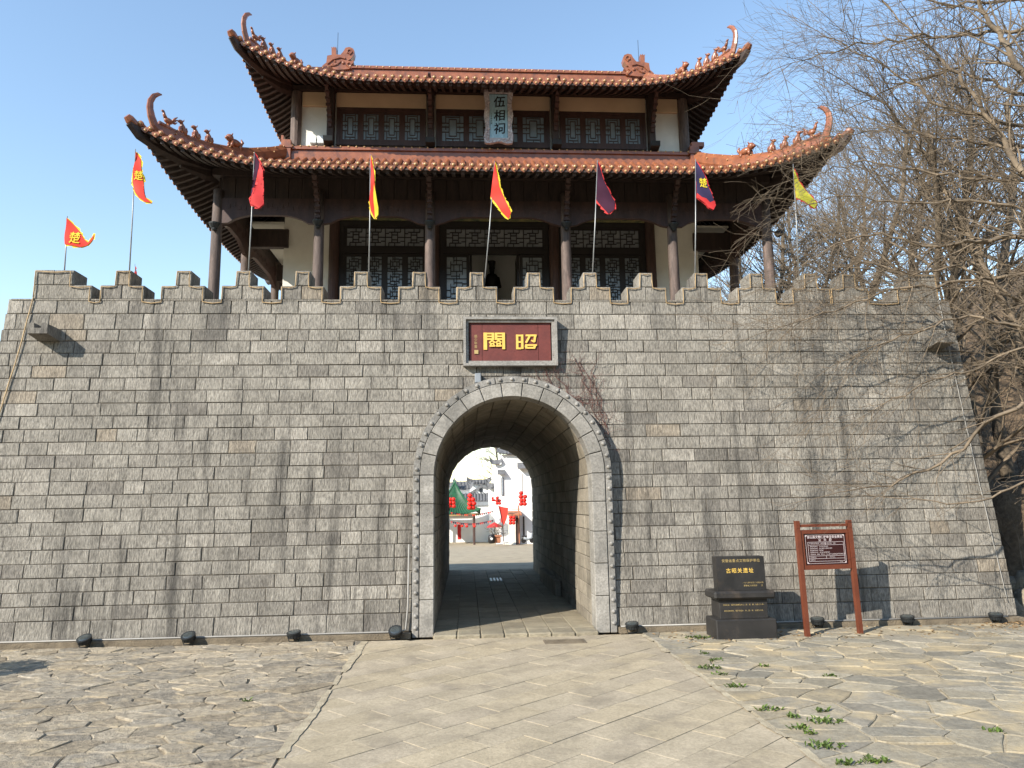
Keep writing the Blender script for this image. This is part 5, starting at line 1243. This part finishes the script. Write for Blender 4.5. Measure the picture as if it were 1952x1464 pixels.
WD = [(1327, 1217, .22, 'flat green weed tuft just left of the monument base'), (1342, 1247, .06, 'tiny weed nearest the monument on the path edge'), (1366, 1261, .09, 'small weed on the path edge, third back from the front'), (1352, 1275, .16, 'broad green weed clump on the right path edge nearest the wall'), (1372, 1288, .09, 'weed below the broad clump on the path edge'),
      (1402, 1311, .1, 'narrow weed in the broken joint of the path edge'), (1465, 1355, .12, 'yellowish weed beside the broken path corner'), (1459, 1273, .07, 'sparse weed alone between pale flagstones'), (1582, 1291, .09, 'yellow-green weed in the middle of the right paving'), (1568, 1357, .1, 'bright weed right of the path corner, behind a longer weed'), (1572, 1377, .17, 'long green weed streak across the right flagstones'),
      (1512, 1369, .07, 'little weed near the path edge in front of the corner'), (1524, 1390, .1, 'dark green weed on the path edge near the bottom'), (1545, 1400, .07, 'small weed touching the flagstones near the bottom'), (1572, 1424, .17, 'large weed clump on the path edge near the picture bottom'), (1615, 1457, .1, 'weed at the bottom edge of the picture on the path side'), (1665, 1454, .13, 'weed at the bottom edge of the picture among flagstones'), (1892, 1398, .1, 'single green weed far right among the flagstones'), (470, 1338, .05, 'tiny weed in a crack of the left slate paving')]
for w_ in WD: weed(*w_)
# clipped shrub added out of view at left to cast a shadow on the paving
sb = thing('shrub', (-7.9, 9.75, 0), 'rounded clipped shrub added out of view to cast the left-hand shadow', 'shrub'); rg = random.Random(12); mb = MB()
for i in range(2600):
    v = Vector((rg.gauss(0, 1), rg.gauss(0, 1), rg.gauss(0, 1))).normalized() * rg.uniform(.75, 1.0); p = Vector((-7.9 + v.x * .75, 9.75 + v.y * .7, .75 + v.z * .7)); a = Vector((rg.gauss(0, 1), rg.gauss(0, 1), rg.gauss(0, 1))).normalized() * .05; b = v.cross(a).normalized() * .03; f = rg.uniform(.5, 1.3)
    mb.add([p - a, p + b, p + a, p - b], [(0, 1, 2, 3)], (f, f, f))
mb.build('foliage', M['weed'], sb, fix=False); mb = MB(); mb.tube([(-7.9, 9.75, -.02), (-7.9, 9.75, .6)], [.06, .03], 7); mb.build('stem', M['bark'], sb)

# ------------------------------------------------------------ court seen through the arch
CYD = 66.0; CG = -1.36
def c5(x, y, Y=CYD): return at(850 + x / 6.653, 840 + y / 6.653, Y)
def cap_roof(mb, x0, x1, y0, y1, z, up=.25, h=.38):          # tiled wall cap with upturned ends
    n = 10
    for i in range(n):
        a, b = x0 + (x1 - x0) * i / n, x0 + (x1 - x0) * (i + 1) / n
        f = lambda x: up * abs((x - (x0 + x1) / 2) / ((x1 - x0) / 2)) ** 4
        ym = (y0 + y1) / 2
        mb.hexa([(a, y0, z + f(a)), (b, y0, z + f(b)), (b, y1, z + f(b)), (a, y1, z + f(a)), (a, ym - .06, z + h + f(a)), (b, ym - .06, z + h + f(b)), (b, ym + .06, z + h + f(b)), (a, ym + .06, z + h + f(a))])
def tile_ribs(name, parent, x0, x1, y0, y1, z0, z1, pitch, m):
    mb = MB(); k = int((x1 - x0) / pitch)
    for i in range(k):
        x = x0 + (i + .5) * (x1 - x0) / k; mb.tube([(x, y0, z0), (x, y1, z1)], pitch * .3, 5)
    return tag(mb.build(name, m, parent), kind='stuff')
# large white house on the right
H = thing('white_house', (8, 70, CG), 'tall whitewashed house with stepped grey-tiled gable seen right through the arch', 'house')
a = c5(632, 300); b = c5(705, 180); ztop1, ztop2 = a.z, b.z
mb = MB(); mb.box(a.x, b.x, 66, 76, CG, ztop1); mb.build('wall', M['white'], H)
mb = MB(); mb.box(b.x, b.x + 11, 65.9, 76, CG, ztop2); mb.build('wall', M['white'], H)
mb = MB(); cap_roof(mb, a.x - .5, b.x + .02, 65.6, 66.5, ztop1); mb.build('gable_cap', M['greytile'], H)
mb = MB(); cap_roof(mb, b.x - .4, b.x + 4.4, 65.5, 66.4, ztop2); cp = mb.build('gable_cap', M['greytile'], H)
tile_ribs('cap_ribs', cp, b.x - .3, b.x + 4.2, 65.5, 65.9, ztop2 + .05, ztop2 + .36, .28, M['greytile'])
p0, p1 = c5(700, 470), c5(732, 695); mb = MB(); mb.box(p0.x, p1.x, 65.82, 65.9, p1.z, p0.z); w_ = mb.build('window', M['greytile'], H)
mb = MB(); mb.box(p0.x + .05, p1.x - .05, 65.78, 65.82, p1.z + .05, p0.z - .05); mb.build('pane', M['glass'], w_)
q0, q1 = c5(655, 420), c5(745, 350); mb = MB(); mb.hexa([(q0.x, 65.4, q0.z - .1), (q1.x, 65.4, q0.z - .1), (q1.x, 65.9, q0.z + .1), (q0.x, 65.9, q0.z + .1), (q0.x, 65.4, q0.z), (q1.x, 65.4, q0.z), (q1.x, 65.9, q0.z + .35), (q0.x, 65.9, q0.z + .35)]); mb.build('window_hood', M['greytile'], H)
q0, q1 = c5(905, 350), c5(1100, 300); mb = MB(); mb.hexa([(q0.x, 65.2, q0.z - .1), (q1.x, 65.2, q0.z - .05), (q1.x, 65.9, q0.z + .1), (q0.x, 65.9, q0.z + .1), (q0.x, 65.2, q0.z), (q1.x, 65.2, q0.z + .05), (q1.x, 65.9, q0.z + .5), (q0.x, 65.9, q0.z + .5)]); mb.build('door_hood', M['greytile'], H)
q0, q1 = c5(975, 960), c5(990, 1220); mb = MB(); mb.box(q0.x, q1.x + .05, 65.8, 65.9, q1.z, q0.z); mb.build('shutter', M['wood'], H)
# shop front below it
S = thing('shop_front', (3.4, 65, CG), 'low shop front with brown eave and dark doorway beside the white house', 'shop')
e0, e1 = c5(785, 950, 64.5), c5(960, 905, 64.5); d0, d1 = c5(885, 975, 65), c5(935, 1110, 65)
mb = MB(); mb.hexa([(e0.x, 64.2, e0.z), (e1.x, 64.2, e0.z), (e1.x, 65.8, e0.z + .15), (e0.x, 65.8, e0.z + .15), (e0.x, 64.2, e0.z + .12), (e1.x, 64.2, e0.z + .12), (e1.x, 65.8, e1.z + .1), (e0.x, 65.8, e1.z + .1)]); mb.build('eave', M['terracotta'], S)
mb = MB(); mb.box(e0.x + .1, d0.x, 65.2, 65.7, CG, e0.z); mb.build('wall', M['plaster'], S)
mb = MB(); mb.box(d0.x, d1.x, 65.3, 65.8, CG, d0.z); mb.build('doorway', M['wood_red'], S)
# house with grey roof
H2 = thing('gabled_house', (-1, 72, CG), 'white house with sloping grey tile roof and small dark gable window', 'house')
g0, g1 = c5(190, 770, 72), c5(551, 770, 72); ap = c5(450, 585, 75); rt = c5(300, 672, 74)
zr = rt.z
mb = MB(); mb.box(g0.x - 3.5, g1.x, 72.4, 80, CG - .2, g0.z); mb.build('wall', M['white'], H2)
mb = MB(); mb.quad((g0.x - 3.6, 71.9, g0.z - .05), (g1.x, 71.9, g0.z - .05), (g1.x, 74.2, zr), (g0.x - 1.2, 74.2, zr)); mb.quad((g0.x - 3.6, 71.9, g0.z - .2), (g1.x, 71.9, g0.z - .2), (g1.x, 71.9, g0.z - .05), (g0.x - 3.6, 71.9, g0.z - .05)); rf_ = mb.build('roof', M['greytile'], H2)
tile_ribs('roof_ribs', rf_, g0.x - 1.5, g1.x, 71.95, 74.2, g0.z, zr + .05, .3, M['greytile'])
ga, gb, gc = c5(185, 765, 74.3), c5(560, 650, 74.3), c5(450, 590, 74.3)
mb = MB(); mb.prism([(ga.x, zr - .6), (gb.x + .4, zr - .6), (gb.x + .4, gb.z), (gc.x, gc.z), (ga.x, ga.z)], lambda u, v, d: (u, d, v), 74.25, 75); mb.build('gable', M['white'], H2)
mb = MB(); mb.tube([(ga.x - .2, 74.2, ga.z), (gc.x, 74.2, gc.z + .1), (gb.x + .5, 74.2, gb.z)], .16, 4); mb.build('verge', M['greytile'], H2)
w0, w1 = c5(425, 605, 74.2), c5(466, 652, 74.2); mb = MB(); mb.box(w0.x, w1.x, 74.18, 74.26, w1.z, w0.z); mb.build('window', M['ink'], H2)
# stepped walls farther back
for i, (x0, x1, yt, Y, lab) in enumerate(((298, 540, 552, 82, 'farthest white house with long upturned grey cap above the gabled roof'), (175, 305, 620, 80, 'white stepped wall with grey cap left of the gabled house'), (120, 290, 575, 84, 'white back wall with upturned cap behind the green pavilion roof'), (-60, 100, 590, 79, 'low grey-capped wall left behind the pavilion'), (545, 622, 608, 70, 'narrow white wall with curled cap against the tall white house'))):
    t = thing('stepped_house', (0, Y, CG), lab, 'house', 'white houses with grey caps'); p, q = c5(x0, yt, Y), c5(x1, yt, Y)
    mb = MB(); mb.box(p.x, q.x, Y, Y + 1.5, CG - .3, p.z); mb.build('wall', M['white'], t)
    mb = MB(); cap_roof(mb, p.x - .3, q.x + .3, Y - .5, Y + .6, p.z - .05, .35, .55); cp = mb.build('cap', M['greytile'], t); tile_ribs('cap_ribs', cp, p.x, q.x, Y - .5, Y, p.z + .05, p.z + .45, .35, M['greytile'])
t = thing('courtyard_wall', (0, 71, CG), 'long plain white wall closing the court behind the pavilion', 'wall'); mb = MB(); mb.box(-14, c5(560, 0, 71).x, 71, 71.3, CG - .2, c5(0, 830, 71).z); mb.build('wall', M['white'], t); mb = MB(); mb.box(-14, c5(552, 0, 71).x, 70.85, 71.45, c5(0, 830, 71).z, c5(0, 785, 71).z); mb.build('coping', M['greybox'], t)
# green pavilion
P_ = thing('pavilion', (c5(110, 1265).x, CYD, CG), 'open pavilion with steep green glazed pointed roof on dark posts', 'pavilion'); pc = c5(108, 1265).x; za = c5(0, 540).z; zev = c5(0, 935).z
W_ = 2.25; mb = MB(); K = 8; ribs = MB()
def pvr(ax_, u, t):
    w = W_ * (1 - t) ** 1.0 + .04; z = zev + (za - zev) * (.35 * t + .65 * t ** 2.0) + .35 * abs(u) ** 3 * (1 - t) ** 2; x, y = u * w, -w
    c_, s_ = ((1, 0), (0, 1), (-1, 0), (0, -1))[ax_]; return (pc + x * c_ - y * s_, CYD + 2 + x * s_ + y * c_, z)
for ax_ in range(4):
    for i in range(10):
        for j in range(K):
            u0, u1, t0, t1 = -1 + i * .2, -.8 + i * .2, j / K, (j + 1) / K; mb.quad(pvr(ax_, u0, t0), pvr(ax_, u1, t0), pvr(ax_, u1, t1), pvr(ax_, u0, t1))
    for i in range(18):
        u = -1 + (i + .5) / 9; ribs.tube([tuple(Vector(pvr(ax_, u, j / K)) + Vector((0, 0, .03))) for j in range(K + 1)], .05, 5)
rf_ = mb.build('roof', M['green'], P_, smooth=False, fix=False); tag(ribs.build('roof_ribs', M['green'], rf_), kind='stuff')
for s_ in (-1, 1):
    mb = MB(); mb.tube([tuple(Vector(pvr(0, s_, j / K)) + Vector((0, 0, .06))) for j in range(K + 1)], .1, 6); mb.build('hip', M['green'], rf_)
mb = MB(); mb.lathe([(.12, 0), (.16, .15), (.08, .3), (.03, .6)], 8, (pc, CYD + 2, za - .05)); mb.build('finial', M['green'], rf_)
mb = MB()
for (x0, x1, y0, y1) in ((-W_, W_, -W_ - .04, -W_ + .04), (-W_, W_, W_ - .04, W_ + .04), (-W_ - .04, -W_ + .04, -W_ + .05, W_ - .05), (W_ - .04, W_ + .04, -W_ + .05, W_ - .05)): mb.box(pc + x0 * .98, pc + x1 * .98, CYD + 2 + y0 * .98, CYD + 2 + y1 * .98, zev - .12, zev + .02)
mb.build('fascia', M['gold_dull'], P_)
mb = MB(); mb.box(pc - 1.85, pc + 1.85, CYD + .15, CYD + .3, zev - .4, zev - .1); mb.build('beam', M['plaster'], P_)
for x in (-1.75, 1.75, -.6, ):
    for y in (.2, 3.6):
        mb = MB(); mb.tube([(pc + x, CYD + y, CG - .1), (pc + x, CYD + y, zev)], .1, 10); mb.build('post', M['wood_red'], P_)
# lanterns
def cluster(x, y, n, r, lab, Y=63.5, top=None):
    c = c5(x, y, Y); t = thing('lantern_cluster', c, lab, 'lanterns', 'red lantern clusters in the court')
    rg_ = random.Random(x)
    for i in range(n):
        z = c.z + (i // 2 - n / 4) * r * 1.55; xx = c.x + (r * .75 if i % 2 else -r * .75) + rg_.uniform(-.05, .05)
        mb = MB(); mb.ball((xx, Y + rg_.uniform(-.1, .1), z), (r, r, r * .85), 10, 8); mb.build('lantern', M['lantern'], t, smooth=True)
    mb = MB(); mb.tube([(c.x, Y, c.z - n * r * .45), (c.x, Y, top if top else c.z + n * r * .45)], .03, 5); mb.build('cord', M['wood'], t)
cluster(72, 765, 6, .19, 'red lantern cluster in front of the green pavilion roof at left'); cluster(325, 760, 7, .22, 'largest red lantern cluster before the grey tile roof'); cluster(600, 735, 3, .12, 'small red lantern string, left one of the pair on the white house')
cluster(665, 752, 5, .15, 'slim red lantern string, right one of the pair on the white house'); cluster(975, 722, 7, .2, 'red lantern cluster hanging from a rod on the white wall at right', top=c5(0, 435, 63.5).z); cluster(840, 990, 6, .16, 'red and orange lanterns under the shop eave', Y=63.8)
for i, (x, y) in enumerate(((120, 1080), (205, 1082), (265, 1086), (362, 1086))):
    c = c5(x, y, CYD + .1); mb = MB(); mb.ball(c, (.14, .14, .11), 10, 6); tag(mb.build('lantern', M['lantern'], smooth=True), 'small round red lantern in the pavilion, ' + ('leftmost', 'second from left', 'third from left', 'rightmost')[i] + ' of four', 'lantern', 'lanterns in the pavilion')
# red flag on a pole
t = thing('red_banner', c5(728, 1262, 62), 'plain red flag drooping from a pole in the sunny court', 'flag'); Yb = 62
mb = MB(); mb.tube([c5(728, 1280, Yb), c5(722, 1060, Yb)], .05, 6); mb.tube([c5(722, 1060, Yb), c5(668, 825, Yb)], .03, 6); mb.build('pole', M['wood'], t)
mb = MB(); mb.prism([(p.x, p.z) for p in (c5(670, 826, Yb), c5(735, 845, Yb), c5(790, 852, Yb), c5(782, 930, Yb), c5(768, 1000, Yb), c5(735, 1070, Yb), c5(700, 1030, Yb), c5(690, 930, Yb))], lambda u, v, d: (u, Yb + d + .15 * math.sin(u * 3), v), -.02, .02); mb.build('cloth', M['red'], t)
# lamp pole, planter, parasol, scooter, drum banners, bunting
t = thing('lamp_pole', c5(925, 1300, 63), 'thin brown pole with crossbar before the shop front', 'pole'); mb = MB(); mb.tube([c5(935, 1300, 63), c5(920, 820, 63)], .06, 6); mb.build('shaft', M['terracotta'], t); mb = MB(); mb.tube([c5(830, 868, 63), c5(940, 868, 63)], .03, 5); mb.build('crossbar', M['terracotta'], t)
t = thing('planter', c5(650, 1302, 60), 'terracotta planter box with a bare potted shrub in the court', 'planter'); a, b = c5(606, 1300, 60), c5(696, 1222, 60)
mb = MB(); mb.bbox(a.x, b.x, 60, 60.9, a.z, b.z, .05); mb.build('box', M['terracotta'], t); mb = MB(); mb.bbox(a.x - .08, b.x + .08, 59.93, 60.97, b.z - .002, b.z + .14, .03); mb.build('rim', M['terracotta'], t)
T = Tree(3); 
for i in range(10): T.branch(((a.x + b.x) / 2 + T.r.uniform(-.3, .3), 60.4, b.z), (T.r.gauss(0, .5), T.r.gauss(0, .4), 1), .7, .03, 0, 2, 0, (2, 4), (20, 60), .2, .3, 0, .6, .012)
link(bpy.data.objects.new('shrub', T.mesh('shrub', M['bark_grey'], 3)), t)
t = thing('barrel', c5(580, 1302, 60), 'round black barrel with white mark beside the planter', 'barrel'); c = c5(580, 1302, 60); mb = MB(); mb.lathe([(.2, 0), (.27, .12), (.3, .35), (.26, .6), (.18, .68)], 14, c); mb.build('body', M['black'], t, smooth=True); mb = MB(); mb.ball((c.x, c.y - .3, c.z + .36), (.1, .02, .1), 8, 5); mb.build('mark', M['white'], t)
t = thing('parasol', c5(620, 1225, 63), 'faded pink open parasol behind the planter', 'parasol'); c = c5(620, 1080, 63); mb = MB(); mb.lathe([(.72, -.12), (.45, .08), (.05, .28)], 8, c); mb.build('canopy', M['crimson'], t); mb = MB(); mb.tube([c5(620, 1270, 63), (c.x, c.y, c.z + .3)], .03, 6); mb.build('shaft', M['wood'], t)
t = thing('scooter', c5(1040, 1300, 62), 'small grey parked scooter against the white wall', 'scooter'); c = c5(1040, 1300, 62)
for s_ in (-.35, .35):
    mb = MB(); mb.lathe([(.2, -.05), (.22, 0), (.2, .05)], 14, (c.x + s_, 62, c.z + .22), ax='y'); mb.build('wheel', M['black'], t)
mb = MB(); mb.tube([(c.x - .35, 62, c.z + .45), (c.x, 62, c.z + .3), (c.x + .3, 62, c.z + .42), (c.x + .38, 62, c.z + .85)], [.14, .1, .11, .05], 8); mb.build('body', M['greybox'], t, smooth=True); mb = MB(); mb.tube([(c.x + .36, 61.8, c.z + .9), (c.x + .36, 62.2, c.z + .9)], .03, 6); mb.build('handlebar', M['black'], t); mb = MB(); mb.bbox(c.x - .5, c.x - .05, 61.88, 62.12, c.z + .52, c.z + .62, .03); mb.build('seat', M['black'], t)
t = thing('red_drapes', c5(120, 1260, 70), 'red cloth drapes standing behind the pavilion posts', 'drapes')
for x0, x1 in ((150, 190),):
    a, b = c5(x0, 1255, 70), c5(x1, 1065, 70); mb = MB(); n = 8
    for i in range(n): mb.tube([(a.x + (b.x - a.x) * (i + .5) / n, 70 + .04 * (i % 2), a.z), (a.x + (b.x - a.x) * (i + .5) / n, 70, b.z)], .045, 6)
    mb.build('drape', M['crimson'], t)
for (ya, yb, lab) in ((905, 890, 'upper string of small bunting flags across the court'), (1020, 1005, 'lower string of small bunting flags across the court')):
    t = thing('bunting', c5(300, ya, 64), lab, 'bunting', 'bunting strings'); a, b = c5(60, ya, 64), c5(600, yb, 64); mb = MB(); pts_ = [a.lerp(b, i / 12) - Vector((0, 0, .25 * math.sin(math.pi * i / 12))) for i in range(13)]; mb.tube(pts_, .012, 4); mb.build('string', M['wood'], t)
    for i in range(22):
        p = a.lerp(b, (i + .5) / 22) - Vector((0, 0, .25 * math.sin(math.pi * (i + .5) / 22))); mb = MB(); mb.prism([(-.09, 0), (.09, 0), (0, -.2)], lambda u, v, d: (p.x + u, 64 + d, p.z + v), -.006, .006); mb.build('pennant', M[('crimson', 'purple', 'navy', 'red')[i % 4]], t)
# trees behind the court
for i, (x, y, Y, s_, lab) in enumerate(((640, 300, 84, 1.5, 'bare tree leaning out beside the tall white house gable'), (520, 560, 100, 1.0, 'pale bare tree far behind the grey house roofs'))):
    t = bpy.data.objects.new('court_tree', None); col.objects.link(t); c = c5(x, y, Y); t.location = (c.x + .8, Y, CG); t['noinv'] = 1; tag(t, lab, 'tree', 'trees behind the court'); t.scale = (s_,) * 3; t.rotation_euler = (0, -.25 if i == 0 else 0, 1.2 + i)
    for nm, me in (('trunk', protos[1 + i][0]), ('crown', protos[1 + i][1])): link(bpy.data.objects.new(nm, me), t)

# unseen dark slope added behind the viewpoint to cut skylight on the wall
mb = MB(); na_, nr_ = 40, 8
for i in range(na_ + 1):
    a = R(196 + 148 * i / na_)
    for j in range(nr_ + 1):
        r = 22 + 60 * j / nr_; e = sm(i, 0, 6) * (1 - sm(i, na_ - 6, na_)); h = e * (26 * (j / nr_) ** .8) * (1 + .25 * mnoise.noise(Vector((math.cos(a) * 3, math.sin(a) * 3, j * .3))))
        mb.v.append((r * math.cos(a), r * math.sin(a) - 4, -.5 + h))
for i in range(na_):
    for j in range(nr_): mb.f.append([i * (nr_ + 1) + j, (i + 1) * (nr_ + 1) + j, (i + 1) * (nr_ + 1) + j + 1, i * (nr_ + 1) + j + 1]); mb.c.append((1, 1, 1)); mb.m.append(0)
M['wooded'] = mat('unseen_dimming_slope', (.05, .075, .03), (.02, .03, .014), rough=.95, scale=.6, bump=1, bscale=2, bdist=.4)
tag(mb.build('hill', M['wooded'], smooth=True), kind='structure')  # added hill, out of view, only there to dim the ambient light
